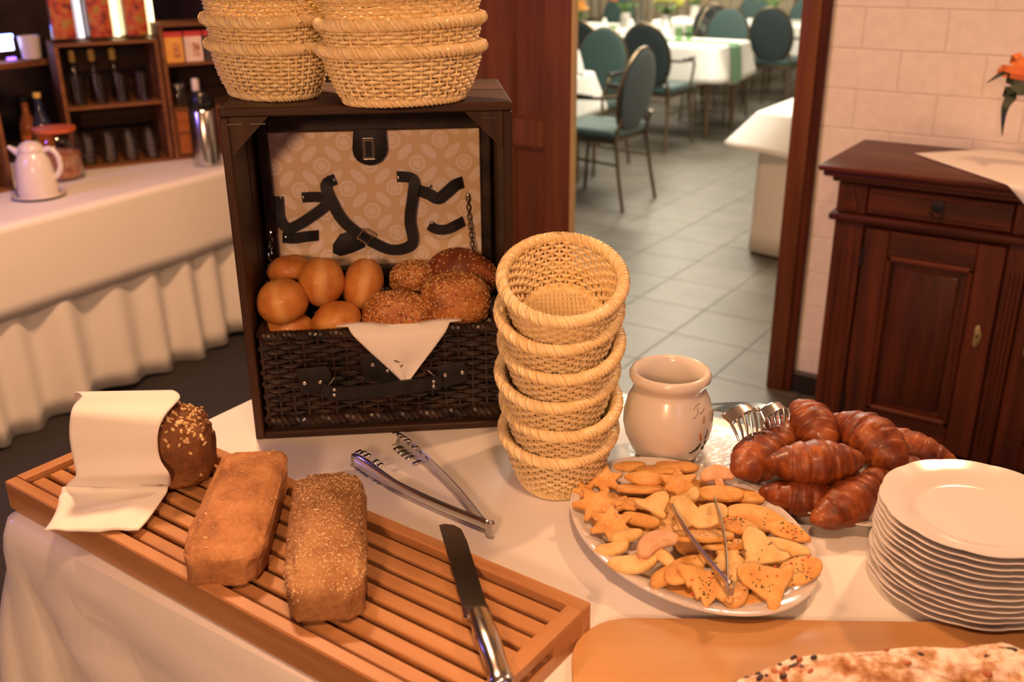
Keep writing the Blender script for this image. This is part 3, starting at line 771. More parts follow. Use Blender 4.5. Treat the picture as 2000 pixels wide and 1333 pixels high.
# ------------------------------------------------------------------ cream jar
JC = Vector((-.585, 1.287, TZ))
prof = [(.0, .0), (.044, .0), (.047, .004), (.056, .018), (.065, .036), (.0695, .056), (.0690, .074), (.064, .092), (.057, .106), (.0535, .114),
        (.0545, .119), (.0585, .122), (.0620, .127), (.0625, .133), (.0600, .138), (.0560, .1395), (.0525, .137), (.0500, .130), (.0490, .118), (.0530, .104), (.060, .088), (.064, .070), (.062, .045), (.05, .018), (.03, .010), (0.0, .009)]
JS = 1.06
prof = [(a * 1.0, b * JS) for a, b in prof]
jar = thing('stoneware_jar', 'cream stoneware jar with rolled rim and floral print beside the basket stack', 'jar', JC)
MB().lathe(prof[1:-1], 56).build('body', M_['stone'], jar, 50)
def jar_pt(px, py, lift=.0004):
    d = ray(px, py).normalized(); s_ = 1.2
    while s_ < 2.0:
        p_ = CAM + d * s_ - JC
        if 0 < p_.z < .12 * JS:
            for (r0, z0), (r1, z1) in zip(prof[1:10], prof[2:11]):
                if z0 <= p_.z <= z1 and z1 > z0:
                    rr = r0 + (r1 - r0) * (p_.z - z0) / (z1 - z0)
                    if math.hypot(p_.x, p_.y) < rr + lift: return p_
        s_ += .0006
    return None
def ink(nm, pts, r, m):
    P = [jar_pt(*q) for q in pts]; P = [q for q in P if q is not None]
    if len(P) > 1: MB().tube(spline(P, 4), r, 5, flat=.3).build(nm, m, jar, 60)
m_ink = mat('faded_ink', (.16, .10, .09), rough=.6); m_leaf = mat('print_leaf', (.045, .05, .02), (.09, .09, .03), 90, rough=.6); m_or = mat('print_orange', (.55, .20, .03), rough=.6); m_bl = mat('print_blue', (.12, .10, .22), rough=.6); m_pk = mat('print_pink', (.56, .36, .27), rough=.6)
ink('letter_stroke', [(1355, 803), (1357, 797), (1362, 791), (1368, 788)], .0007, m_ink)                # script T
ink('letter_stroke', [(1362, 796), (1363, 803), (1361, 812), (1357, 817), (1354, 817)], .0007, m_ink)
ink('letter_stroke', [(1364, 804), (1368, 808), (1372, 804), (1376, 797)], .0008, m_ink)                # r
for px, py, rx_, rz_, m, nm in ((1374, 827, .0035, .013, m_pk, 'print_petal'), (1368, 853, .0030, .006, m_or, 'print_berry'), (1369, 859, .002, .004, m_or, 'print_berry'), (1378, 852, .0028, .006, m_bl, 'print_grape'), (1381, 845, .002, .006, m_bl, 'print_grape'),
                               (1362, 874, .0045, .005, m_leaf, 'print_leaf'), (1357, 879, .0055, .0035, m_leaf, 'print_leaf'), (1350, 884, .005, .0025, m_leaf, 'print_leaf'), (1366, 869, .0035, .004, m_leaf, 'print_leaf'), (1372, 872, .005, .007, m_leaf, 'print_leaf'), (1377, 862, .003, .006, m_leaf, 'print_leaf')):
    q = jar_pt(px, py, -.0002)
    if q is None: continue
    nn = Vector((q.x, q.y, 0)).normalized(); MB().ball((rx_, .0009, rz_), (0, 0, 0), 8, 6).build(nm, m, jar, 60, M=frame(q, nn.cross(Vector((0, 0, 1))) * -1, nn))

# ------------------------------------------------------------------ serving tongs
def tongs(nm, label, tipA, tipB, bend, z0, hb, ht, teeth=5, m='steel', claw=.075, tooth=.012, th=.0012, bulge=.012, tz=(0, 0)):
    t_ = thing(nm, label, 'tongs', (0, 0, 0))
    tipA, tipB, bend = Vector(tipA), Vector(tipB), Vector(bend)
    for ti, tip in enumerate((tipA, tipB)):
        other = (tipB, tipA)[ti]; ax = (bend - tip); L = ax.length; ax.normalize()
        inn = (other - tip); inn = (inn - ax * inn.dot(ax)).normalized(); V = []; F = []
        K = 26; upz = ax.cross(inn); upz = upz if upz.z > 0 else -upz
        for i in range(K + 1):
            u = i / K; d = L * u; c = tip + ax * d - inn * bulge * math.sin(PI * u) * .8 + inn * .006 * (1 - u) ** 4
            wt = ht + (hb - ht) * min(1, max(0, (d - claw * .6) / (claw * .9)))
            if d < claw * .3: wt *= .55 + .45 * (d / (claw * .3)) ** .5
            for k, (o_, e) in enumerate(((-.5, .30), (-.25, .06), (0, 0), (.25, .06), (.5, .30))):
                V.append(c + upz * (o_ * wt) + inn * (e * wt * .5))
        for i in range(K):
            for k in range(4): F.append((i * 5 + k, i * 5 + k + 1, i * 5 + 6 + k, i * 5 + 5 + k))
        arm = MB(); arm.add(V, F); a = arm.build('arm', M_[m], t_, 60, solid=th)
        mb = MB()
        for sgn in (-1, 1):
            for j in range(teeth):
                d = claw * (.16 + .80 * j / max(1, teeth - 1)); i = int(d / L * K); c = V[i * 5 + (0 if sgn < 0 else 4)]
                wdt = claw / teeth * .30
                b0, b1 = c - ax * wdt, c + ax * wdt; e = c + inn * tooth + upz * sgn * tooth * .15
                mb.add([b0 - inn * .001, b1 - inn * .001, e + ax * wdt * .7, e - ax * wdt * .7], [(0, 1, 2, 3)])
        mb.build('teeth', M_[m], a, 30, 'stuff', solid=th) if teeth else None
    # spring bend
    a0, a1 = (tipA - bend).normalized(), (tipB - bend).normalized(); back = -(a0 + a1).normalized(); s0 = (a0 - a0.project(back)).normalized()
    pts = []; rb = .010
    upz = a0.cross(a1).normalized(); upz = upz if upz.z > 0 else -upz
    sd = upz.cross(back)
    if sd.dot(a0) < 0: sd = -sd
    for k in range(13):
        q = PI * k / 12; pts.append(bend + back * (math.sin(q) * rb) + sd * (math.cos(q) * rb * .5))
    MB().ribbon(pts, hb, th, upz).build('spring', M_[m], t_, 60)
    return t_
zt = TZ + .0165
tongs('serving_tongs', 'open steel serving tongs lying on the tablecloth in front of the hamper', at(680, 900, zt) , at(783, 852, zt), at(955, 1030, zt), zt, .018, .030, 5, 'steel', .075, .010, .0012, .010)

# ------------------------------------------------------------------ slatted bread board
BO = Vector((-1.306, .620, TZ + .0006)); BRZ = math.radians(-1.6); BL, BWD, BHT = .835, .243, .045
bd = thing('bread_board', 'long slatted bamboo bread board with handle slot carrying the loaves', 'bread board', BO, BRZ)
BM = T(*BO) @ RZ(BRZ)
MB().box(0, BL, 0, .019, 0, BHT, .002).build('front_rail', M_['bamboo'], bd)
MB().box(0, BL, BWD - .019, BWD, 0, BHT, .002).build('back_rail', M_['bamboo'], bd)
for x0 in (0, BL - .020):
    e = MB()
    e.box(x0, x0 + .020, .0195, .075, 0, BHT); e.box(x0, x0 + .020, BWD - .075, BWD - .0195, 0, BHT); e.box(x0, x0 + .020, .075, BWD - .075, .032, BHT); e.box(x0, x0 + .020, .075, BWD - .075, 0, .016)
    e.build('end_rail', M_['bambooY'], bd, 0)
ns = 7; inner = BWD - .038; gp = .0078; sw = (inner - gp * (ns + 1)) / ns
for i in range(ns):
    y0 = .019 + gp + i * (sw + gp)
    MB().box(.0205, BL - .0205, y0, y0 + sw, .026, .037, .0015).build('slat', M_['bamboo'], bd)
for x in (.13, .42, .70): MB().box(x, x + .03, .0195, BWD - .0195, .014, .0258).build('cross_bar', M_['bambooY'], bd, 0)
MB().box(.0205, BL - .0205, .0195, BWD - .0195, .001, .005).build('crumb_tray', mat('crumb_tray_shade', (.012, .009, .008), rough=.7), bd, 0)  # tray coloured black to put deep shade into the slat gaps
SZ = TZ + .0376                                                       # top of the slats

# ------------------------------------------------------------------ loaves
def breadmat(name, c1, c2, c3, bump=.6):
    t = NT(name); v = t.coords(); n1 = t.noise(v, 22, 5, .65); n2 = t.noise(v, 190, 4, .7); 
    f = t.math('ADD', t.math('MULTIPLY', n1, .7), t.math('MULTIPLY', n2, .3))
    t.bump(n2, bump, .0022); return t.set(.75, 0, 0, .3, t.ramp(f, [(.33, c1), (.50, c2), (.66, c3)]))
M_['loaf'] = breadmat('wholemeal_crust', (.23, .092, .032), (.42, .19, .073), (.55, .285, .12))
M_['loafdark'] = breadmat('dark_rye_crust', (.10, .035, .012), (.19, .075, .027), (.27, .115, .042))
M_['branloaf'] = breadmat('bran_crust', (.19, .084, .030), (.34, .165, .063), (.45, .25, .105))
M_['flake'] = mat('pale_bran_flake', (.62, .42, .20), (.80, .60, .34), 300, rough=.6)
M_['oat'] = mat('pumpkin_seed', (.58, .36, .14), (.72, .50, .24), 200, rough=.5)
def loaf_fn(L, W, H, ex, dome, seed, slope=0):
    def fn(p, q=None):
        f = lambda a, e: math.copysign(abs(a) ** e, a)
        n_ = fbm(p + Vector((seed, seed * .7, 0)), 2.3, 3)
        x, y, z = f(p.x, ex), f(p.y, ex), f(p.z, ex * (1.0 if p.z > 0 else .55))
        hz = H / 2 * (1 + z)
        if p.z > 0: hz += dome * (1 - (abs(x)) ** 2.2) * (1 - abs(y) ** 2.2) * max(0, z)
        v = Vector((x * L / 2, y * W / 2 * (1 + .05 * max(0, z)), hz))
        return v + Vector((n_ * .003, n_ * .003, n_ * .0026 if p.z > -.3 else 0)) + p * .0018 * fbm(v, 120, 3)
    return fn
def seeds_on(fn, num, s3, mt, nm, par, rnd, cond, flat=.35, ex=.36):
    mb = MB(); k = 0
    while k < num:
        p = Vector((rnd.gauss(0, 1), rnd.gauss(0, 1), rnd.gauss(0, 1))).normalized()
        if rnd.random() < .85:
            x_, y_ = rnd.uniform(-.97, .97), rnd.uniform(-.97, .97); e_ = 1 / ex; x_, y_ = math.copysign(abs(x_) ** e_, x_), math.copysign(abs(y_) ** e_, y_)
            if x_ * x_ + y_ * y_ >= 1: continue
            p = Vector((x_, y_, math.sqrt(1 - x_ * x_ - y_ * y_)))
        if not cond(p): continue
        q = fn(p); e = 1e-2; t1 = p.orthogonal().normalized(); t2 = p.cross(t1)
        nn = (fn((p + t1 * e).normalized()) - q).cross(fn((p + t2 * e).normalized()) - q)
        if nn.length < 1e-12: continue
        nn.normalize(); nn = nn if nn.dot(q - Vector((0, 0, .03))) > 0 else -nn
        s_ = s3 * rnd.uniform(.7, 1.25)
        mb.ball((s_, s_ * .55, s_ * flat), (0, 0, 0), 6, 4, None, T(*(q + nn * s_ * .1)) @ nn.to_track_quat('Z', 'X').to_matrix().to_4x4() @ RZ(rnd.random() * 6.28)); k += 1
    return mb.build(nm, M_[mt], par, 60, 'stuff')
def loaf(label, f0, ang, L, W, H, ex, dome, mt, seed):
    a = math.radians(ang); ax = Vector((math.cos(a), math.sin(a), 0)); wv = Vector((ax.y, -ax.x, 0))
    c = Vector((*f0, SZ + .0006)) + ax * L / 2 + wv * W / 2
    t_ = thing('bread_loaf', label, 'loaf', M=T(*c) @ RZ(a), group='bread loaves on the board')
    fn = loaf_fn(L, W, H, ex, dome, seed); MB().ball(1, (0, 0, 0), 90, 48, fn).build('crust', M_[mt], t_, 180)
    return t_, fn
rnd = random.Random(5)
t_, fn = loaf('brown wholemeal loaf in the middle of the bread board, without bran coating', (-.887, .594), 128, .278, .096, .047, .36, .018, 'loaf', 1.0)
seeds_on(fn, 110, .0011, 'flake', 'flour_flakes', t_, rnd, lambda p: p.z > .05)
seeds_on(fn, 14, .0030, 'oat', 'oat_flakes', t_, rnd, lambda p: p.z > .25)
t_, fn = loaf('wholemeal loaf coated with pale bran flakes, next to the bread knife', (-.731, .614), 133, .274, .093, .049, .36, .020, 'branloaf', 4.0)
seeds_on(fn, 1900, .0013, 'flake', 'bran_flakes', t_, rnd, lambda p: p.z > .04)
LA = math.radians(36); lc_ = Vector((-1.168, .737, SZ + .0006))
t_ = thing('bread_loaf', 'dark rye loaf with pumpkin seeds, wrapped in a white cloth', 'loaf', M=T(*lc_) @ RZ(LA) @ T(.026, 0, 0), group='bread loaves on the board')
fn = loaf_fn(.180, .104, .092, .50, .026, 8.0); MB().ball(1, (0, 0, 0), 90, 48, fn).build('crust', M_['loafdark'], t_, 180)
seeds_on(fn, 190, .0042, 'oat', 'pumpkin_seeds', t_, rnd, lambda p: p.z > -.15 and p.x > .0 and p.z + .5 * p.x > .28, .3, .50)

# cloth over the rye loaf, running down to the board's front edge
axl = Vector((math.cos(LA), math.sin(LA), 0)); prl = Vector((-axl.y, axl.x, 0))
rows = []
topz = SZ + .123
def lw(u, v, z): return lc_ + axl * u + prl * v + Vector((0, 0, z - lc_.z))
rows.append((lw(-.125, .066, SZ + .004), lw(.030, .066, SZ + .004)))
rows.append((lw(-.120, .060, SZ + .060), lw(.036, .060, SZ + .060)))
rows.append((lw(-.118, .044, topz - .008), lw(.040, .046, topz - .008)))
def pl(px, py, v): return at_plane(px, py, lc_ + prl * v, prl)
rows[0] = (lw(-.085, .066, SZ + .004), lw(.052, .066, SZ + .004)); rows[1] = (lw(-.085, .060, SZ + .060), lw(.052, .060, SZ + .060))
rows[2] = (lw(-.084, .046, topz - .008), lw(.052, .046, topz - .008))
rows.append((at(160, 776, topz), at(352, 776, topz)))
rows.append((pl(141, 800, -.038), pl(322, 812, -.038)))
rows.append((pl(136, 850, -.057), pl(308, 850, -.057)))
rows.append((pl(145, 905, -.061), pl(312, 895, -.061)))
rows.append((pl(148, 930, -.070), pl(330, 926, -.070)))
rows.append((at(124, 960, TZ + .053), at(332, 950, TZ + .051)))
rows.append((at(110, 998, TZ + .051), at(310, 988, TZ + .052)))
rows.append((at(88, 1046, TZ + .049), at(270, 1034, TZ + .049)))
# smooth between rows
LS = spline([a for a, b in rows], 6); RS = spline([b for a, b in rows], 6)
def clothgrid(u, v):
    i = min(int(v * (len(LS) - 1)), len(LS) - 2); f = v * (len(LS) - 1) - i
    p = LS[i].lerp(LS[i + 1], f).lerp(RS[i].lerp(RS[i + 1], f), u)
    k = max(0, v - .70) / .30
    p.z += k * (.0045 * math.sin(u * 4.2 + v * 26) * (1 - u * .3) + .004 * max(0, math.sin(u * 9 + 1.0)))
    p.z += .0045 * math.exp(-((v - .80 - .02 * u) / .010) ** 2) + .0035 * math.exp(-((v - .85 + .03 * u) / .012) ** 2) * (1 - u)
    if v > .72: p.z = max(p.z, TZ + .0478)
    return p
nc = MB().grid(clothgrid, 28, 66).build('bread_cloth', M_['napkin'], smooth=70, solid=.0024)
tag(nc, 'folded white cloth draped over the rye loaf and the board end', 'cloth')

# ------------------------------------------------------------------ bread knife
kz = TZ + .0462
k0, k1, k2, k3 = at(857, 1017, kz), at(902, 1028, kz), at(955, 1190, kz), at(906, 1197, kz)
kn = thing('bread_knife', 'steel bread knife with serrated blade lying across the bread board', 'knife', (0, 0, 0))
ax = ((k3 + k2) / 2 - (k0 + k1) / 2); BLn = ax.length; ax.normalize(); sd = (k1 - k0); sd = (sd - ax * sd.dot(ax)).normalized()
KM = frame((k0 + k1) / 2, ax, sd); KM.translation.z = kz
hw = .0155; out = []
n = 60
for i in range(n + 1): out.append((.004 + (BLn - .004) * i / n, -hw * (1.0) + (.0014 if i % 2 else 0)))
out += [(BLn, hw * .85), (.05, hw * .9), (.02, hw * .75), (.008, hw * .25), (.002, -hw * .5)]
MB().prism(out, 0, .0016, KM).build('blade', M_['blade'], kn, 20)
MB().box(BLn - .004, BLn + .018, -.0165, .0155, -.0005, .0075, .003, KM).build('bolster', M_['steel'], kn)
hp = [(BLn + .012, 0, .006), (BLn + .035, .0, .0085), (BLn + .065, .001, .0095), (BLn + .095, .002, .0085), (BLn + .125, .002, .009), (BLn + .140, .001, .008)]
MB().tube(spline(hp, 5), [.012 + .0025 * math.sin(i * .25) for i in range(26)][:26] if False else [.0118, .0118, .012, .0125, .0128, .013, .0133, .0135, .0138, .014, .014, .0138, .0135, .013, .0126, .0124, .0124, .0125, .0128, .0132, .0136, .0138, .0136, .013, .011, .006], 14, M=KM, flat=.68, upv=(0, 0, 1)).build('handle', M_['steel'], kn, 60)
# ------------------------------------------------------------------ oval platters
def platter(label, c, a, b, ang, h=.026):
    prof = [(.0, .004), (.50, .004), (.62, .003), (.66, .0), (.70, .001), (.74, .006), (.86, .018), (.97, h - .003), (1.0, h - .001), (1.0, h + .0012), (.975, h + .001), (.86, .0225), (.75, .0105), (.69, .0075), (.5, .007), (.05, .007)]
    mb = MB().lathe(prof[1:], 96, M=Matrix.Diagonal((a, b, 1, 1)))
    o = mb.build('oval_platter', M_['china'], smooth=40, M=T(c[0], c[1], TZ + .0006) @ RZ(ang)); return tag(o, label, 'platter')
PC = (-.452, 1.076); PA, PB, PG = .200, .143, -.545
platter('oval white platter heaped with biscuits beside the bread board', PC, PA, PB, PG)
QC = (-.318, 1.330); QA, QB, QG = .168, .133, .05
platter('oval white platter under the croissants', QC, QA, QB, QG)

# ------------------------------------------------------------------ biscuits
def cookiemat(name, c1, c2, c3):
    t = NT(name); v = t.coords(); n1 = t.noise(v, 38, 3); n2 = t.noise(v, 260, 3); t.bump(n2, .25, .0008)
    return t.set(.65, 0, 0, .35, t.ramp(t.math('ADD', t.math('MULTIPLY', n1, .75), t.math('MULTIPLY', n2, .25)), [(.32, c1), (.5, c2), (.66, c3)]), sss=.08)
M_['gold'] = cookiemat('golden_biscuit', (.60, .27, .065), (.74, .40, .12), (.82, .52, .20))
M_['pale'] = cookiemat('pale_shortbread', (.70, .42, .14), (.82, .56, .24), (.86, .64, .32))
M_['brownish'] = cookiemat('almond_biscuit', (.56, .26, .11), (.70, .40, .22), (.78, .50, .30))
M_['choc'] = mat('chocolate_sprinkle', (.012, .006, .005), rough=.4)
M_['redsug'] = mat('red_sugar', (.65, .06, .03), rough=.4)
M_['sugar'] = mat('coarse_sugar', (.85, .62, .40), rough=.2, coat=.5)
def sh_star(n, r1=.48, jag=0):
    o = []
    for i in range(n):
        for k, (da, r) in enumerate(((-.17, r1 + .26), (-.085, .90), (0.085, .90), (.17, r1 + .26), (.5, r1 + .04))):
            a = 2 * PI * (i + da) / n; o.append((r * math.cos(a), r * math.sin(a)))
    return o
def sh_crescent(w=.36, sp=1.9):
    o = []; m = 12
    for i in range(m + 1):
        a = -sp / 2 * 1 + sp * i / m; th = w * math.sin(PI * (i + 1.2) / (m + 2.4)) ** .6; o.append(((.95 + th) * math.cos(a) - .9, (.95 + th) * math.sin(a)))
    for i in range(m, -1, -1):
        a = -sp / 2 + sp * i / m; th = w * math.sin(PI * (i + 1.2) / (m + 2.4)) ** .6; o.append(((.95 - th) * math.cos(a) - .9, (.95 - th) * math.sin(a)))
    return o
def sh_oval(r=.42, pt=1.0, n=20): return [(math.copysign(abs(math.cos(q)) ** pt, math.cos(q)), r * math.sin(q)) for q in [2 * PI * i / n for i in range(n)]]
def sh_leaf(r=.5, n=24):
    o = []
    for i in range(n):
        q = 2 * PI * i / n; x = math.cos(q); o.append((x, r * math.sin(q) * (1 - .55 * max(0, x) ** 2)))
    return o
def sh_heart():
    o = []
    for i in range(28):
        q = 2 * PI * i / 28; x = 16 * math.sin(q) ** 3; y = 13 * math.cos(q) - 5 * math.cos(2 * q) - 2 * math.cos(3 * q) - math.cos(4 * q); o.append((x / 17, y / 17))
    return o[::-1]
def sh_bell(): return [(-.9, -.55), (-.6, -.62), (0, -.55), (.6, -.62), (.9, -.55), (.88, -.35), (.62, -.2), (.5, .2), (.42, .6), (.22, .88), (0, .98), (-.22, .88), (-.42, .6), (-.5, .2), (-.62, -.2), (-.88, -.35)]
def sh_mush(): return [(-.2, -.9), (.2, -.9), (.24, -.5), (.22, 0), (.7, -.05), (.92, .1), (.85, .42), (.5, .75), (0, .9), (-.5, .75), (-.85, .42), (-.92, .1), (-.7, -.05), (-.22, 0), (-.24, -.5)]
def sh_tree(): return [(-.2, -.9), (.2, -.9), (.2, -.62), (.8, -.6), (.5, -.22), (.66, -.2), (.36, .2), (.46, .24), (.1, .9), (-.1, .9), (-.46, .24), (-.36, .2), (-.66, -.2), (-.5, -.22), (-.8, -.6), (-.2, -.62)]
SH = {'star': sh_star(6), 'star5': sh_star(5, .45), 'crescent': sh_crescent(), 'fat crescent': sh_crescent(.42, 2.1), 'finger': sh_oval(.42, .85), 'oval': sh_oval(.60), 'leaf': sh_leaf(.52), 'heart': sh_heart(), 'bell': sh_bell(), 'mushroom': sh_mush(), 'tree': sh_tree(), 'round': sh_oval(.95)}
SRT = R @ Vector((1, 0, 0)); SRT.z = 0; SRT.normalize(); CKM = {}
def cookie(px, py, z, shape, size, yaw, tilt, mt, top, label, roll_=0):
    c = at(px, py, TZ + z); size *= 1.16; key = (shape, size, mt)
    if key not in CKM:
        thk = .0085 if shape in ('finger', 'crescent', 'fat crescent') else .0068
        if shape in ('finger', 'crescent', 'fat crescent'): thk = .012
        CKM[key] = (MB().prism([(x * size, y * size) for x, y in SH[shape]], -thk / 2, thk / 2, rnd=thk * (.38 if thk > .01 else .3), dome=thk * .12).mesh('biscuit', M_[mt], 55), thk)
    me, thk = CKM[key]
    M = T(*c) @ Matrix.Rotation(math.radians(tilt), 4, SRT) @ Matrix.Rotation(math.radians(roll_), 4, Vector((-SRT.y, SRT.x, 0))) @ RZ(math.radians(yaw) + YAW)
    if not top:
        return tag(put('biscuit', me, M=M), label, 'biscuit', 'assorted biscuits on the platter')
    t_ = thing('biscuit', label, 'biscuit', group='assorted biscuits on the platter', M=M); put('dough', me, t_)
    rnd = random.Random(px * 7 + py)
    jobs = {'choc': (('chocolate_sprinkles', 'choc', 20), ('red_sugar_grains', 'redsug', 3)), 'few': (('chocolate_sprinkles', 'choc', 6),), 'sugar': (('sugar_grains', 'sugar', 22),)}[top]
    for nm, m, k in jobs:
        mb = MB(); cx, cy = rnd.uniform(-.25, .25), rnd.uniform(-.25, .25)
        for i in range(k):
            x, y = cx + rnd.gauss(0, .30), cy + rnd.gauss(0, .22)
            if abs(x) > .75 or abs(y) > .5: continue
            s3 = (.0022, .00062, .0006) if m == 'choc' else (.0016, .0014, .0011)
            if m == 'redsug': s3 = (.0018, .0016, .0008)
            mb.ball(s3, (0, 0, 0), 6, 4, None, T(x * size, y * size, thk / 2 + thk * .10) @ RZ(rnd.random() * 6.28))
        mb.build(nm, M_[m], t_, 60, 'stuff')
    return t_
CK = [
 # hidden base layer, then the visible pieces from the back of the platter to the front
 (1200, 1000, .016, 'round', .044, 0, 0, 'gold', 0, 'round golden biscuit under the large sugared star, almost hidden'),
 (1290, 1020, .018, 'round', .044, 0, 0, 'pale', 0, 'round pale biscuit under the forked shortbread, almost hidden'),
 (1390, 1060, .018, 'round', .044, 0, 0, 'gold', 0, 'round golden biscuit under the crossed thin biscuits, almost hidden'),
 (1480, 1100, .017, 'round', .044, 0, 0, 'pale', 0, 'round pale biscuit under the large bell, almost hidden'),
 (1330, 965, .016, 'round', .044, 0, 0, 'gold', 0, 'round golden biscuit under the nut star at the back, almost hidden'),
 (1440, 1010, .018, 'round', .044, 0, 0, 'gold', 0, 'round golden biscuit under the sprinkled leaf, almost hidden'),
 (1230, 913, .024, 'finger', .022, 5, 0, 'gold', 0, 'short golden finger biscuit at the back rim near the baskets'),
 (1322, 912, .026, 'oval', .028, -12, -8, 'gold', 0, 'golden oval biscuit furthest back, in front of the jar'),
 (1285, 920, .032, 'oval', .029, -10, -14, 'gold', 0, 'thin golden oval seen from its edge below the jar'),
 (1258, 935, .036, 'leaf', .025, 170, 6, 'gold', 'sugar', 'sugared leaf biscuit on the back of the heap'),
 (1250, 955, .030, 'oval', .030, -8, -18, 'gold', 0, 'golden oval lying edge-on below the sugared leaf'),
 (1181, 938, .030, 'star', .026, 20, 22, 'gold', 'sugar', 'sugared star leaning on the rim nearest the basket stack'),
 (1141, 958, .030, 'star5', .017, 40, 10, 'gold', 0, 'small five-pointed star on the left rim of the platter'),
 (1166, 986, .038, 'star', .033, 0, 12, 'gold', 'sugar', 'large sugared star at the left end of the platter'),
 (1194, 1024, .036, 'star', .030, 25, 16, 'gold', 'sugar', 'sugared star in front of the largest star'),
 (1213, 985, .030, 'star', .026, 10, -10, 'gold', 0, 'plain star tucked behind the large sugared star'),
 (1326, 946, .042, 'star', .028, 30, 22, 'gold', 'sugar', 'star biscuit with nut pieces at the back of the heap'),
 (1342, 974, .040, 'crescent', .026, -55, 8, 'pale', 0, 'slim pale crescent lying below the nut star'),
 (1254, 985, .034, 'leaf', .028, -40, -16, 'gold', 0, 'thin golden leaf on edge left of the forked shortbread'),
 (1280, 985, .046, 'bell', .024, -40, 14, 'pale', 0, 'pale forked shortbread beside the small tongs'),
 (1252, 1016, .034, 'finger', .023, -25, 0, 'gold', 0, 'golden finger biscuit between star and kidney-shaped biscuit'),
 (1224, 1048, .032, 'finger', .020, 18, 4, 'pale', 0, 'stubby pale finger biscuit at the front left'),
 (1200, 1072, .026, 'crescent', .026, -60, 0, 'pale', 0, 'pale crescent close to the left front rim'),
 (1243, 1100, .032, 'fat crescent', .031, -70, 6, 'pale', 0, 'fat pale vanilla crescent at the front left rim'),
 (1278, 1060, .048, 'fat crescent', .028, 120, 18, 'brownish', 0, 'pinkish brown kidney-shaped biscuit on top of the crescents'),
 (1296, 1088, .036, 'finger', .018, -60, 6, 'pale', 0, 'short pale finger right of the fat crescent'),
 (1403, 938, .038, 'mushroom', .024, 5, 30, 'brownish', 0, 'mushroom-shaped biscuit standing at the back right'),
 (1408, 965, .036, 'oval', .028, -5, 0, 'gold', 0, 'golden oval below the mushroom-shaped biscuit'),
 (1447, 968, .026, 'oval', .030, -35, -8, 'gold', 0, 'golden oval against the rim next to the croissant platter'),
 (1344, 1006, .050, 'bell', .028, 20, 24, 'pale', 0, 'pale mitten-shaped shortbread between the tong arms'),
 (1384, 1008, .048, 'oval', .026, 30, 16, 'pale', 0, 'rounded pale shortbread right of the mitten-shaped one'),
 (1480, 1013, .040, 'leaf', .037, -18, 16, 'gold', 'few', 'long leaf biscuit with a few chocolate sprinkles near the croissants'),
 (1440, 1028, .042, 'leaf', .024, -15, 8, 'gold', 'choc', 'small biscuit thick with chocolate sprinkles right of the tongs'),
 (1372, 1048, .046, 'oval', .036, 6, -20, 'gold', 'few', 'long thin biscuit lying edge-on under the tongs'),
 (1412, 1064, .038, 'oval', .032, 4, -20, 'gold', 'few', 'second thin biscuit on edge, just below the long one'),
 (1540, 1040, .034, 'leaf', .026, -30, 14, 'gold', 'choc', 'sprinkled leaf biscuit at the right back rim'),
 (1534, 1072, .034, 'finger', .028, -25, 8, 'pale', 0, 'pale finger biscuit right of the large bell'),
 (1572, 1100, .026, 'leaf', .022, -60, 12, 'gold', 0, 'golden biscuit against the rim by the plates'),
 (1484, 1076, .046, 'bell', .031, 15, 26, 'pale', 'few', 'large pale bell biscuit standing upright'),
 (1424, 1092, .036, 'tree', .029, 0, 18, 'pale', 0, 'pale tree biscuit seen between the lower tong arms'),
 (1557, 1118, .036, 'leaf', .031, 205, 18, 'gold', 'choc', 'leaf biscuit with red sugar at the right end of the platter'),
 (1448, 1122, .032, 'round', .018, 0, 10, 'pale', 0, 'small round biscuit right of the tongs bend'),
 (1498, 1138, .040, 'bell', .034, 60, 22, 'gold', 'choc', 'bell biscuit covered with chocolate sprinkles at the right front'),
 (1340, 1112, .038, 'leaf', .031, 42, 4, 'gold', 'few', 'slanting leaf biscuit with sprinkles left of the tree shape'),
 (1299, 1126, .028, 'finger', .025, 50, -6, 'gold', 0, 'golden finger on edge at the front rim'),
 (1372, 1138, .038, 'tree', .033, 50, 22, 'gold', 'choc', 'tree biscuit with chocolate and red sprinkles at the front'),
 (1332, 1158, .018, 'oval', .024, -20, -6, 'gold', 0, 'golden oval under the sprinkled tree at the front rim'),
 (1437, 1163, .030, 'oval', .020, 60, 6, 'gold', 'sugar', 'small golden oval below the tongs bend'),
 (1466, 1176, .018, 'finger', .023, 30, 0, 'gold', 0, 'golden finger low at the front rim, left one of two'),
 (1490, 1180, .016, 'finger', .023, 25, 0, 'gold', 0, 'golden finger low at the front rim, nearer the plates'),
]
for c in CK: cookie(*c)
tongs('biscuit_tongs', 'small slim tongs lying open on the biscuits', at(1303, 988, TZ + .062), at(1404, 972, TZ + .066), at(1424, 1146, TZ + .056), 0, .012, .008, 0, 'satin', .03, .004, .0011, .004)

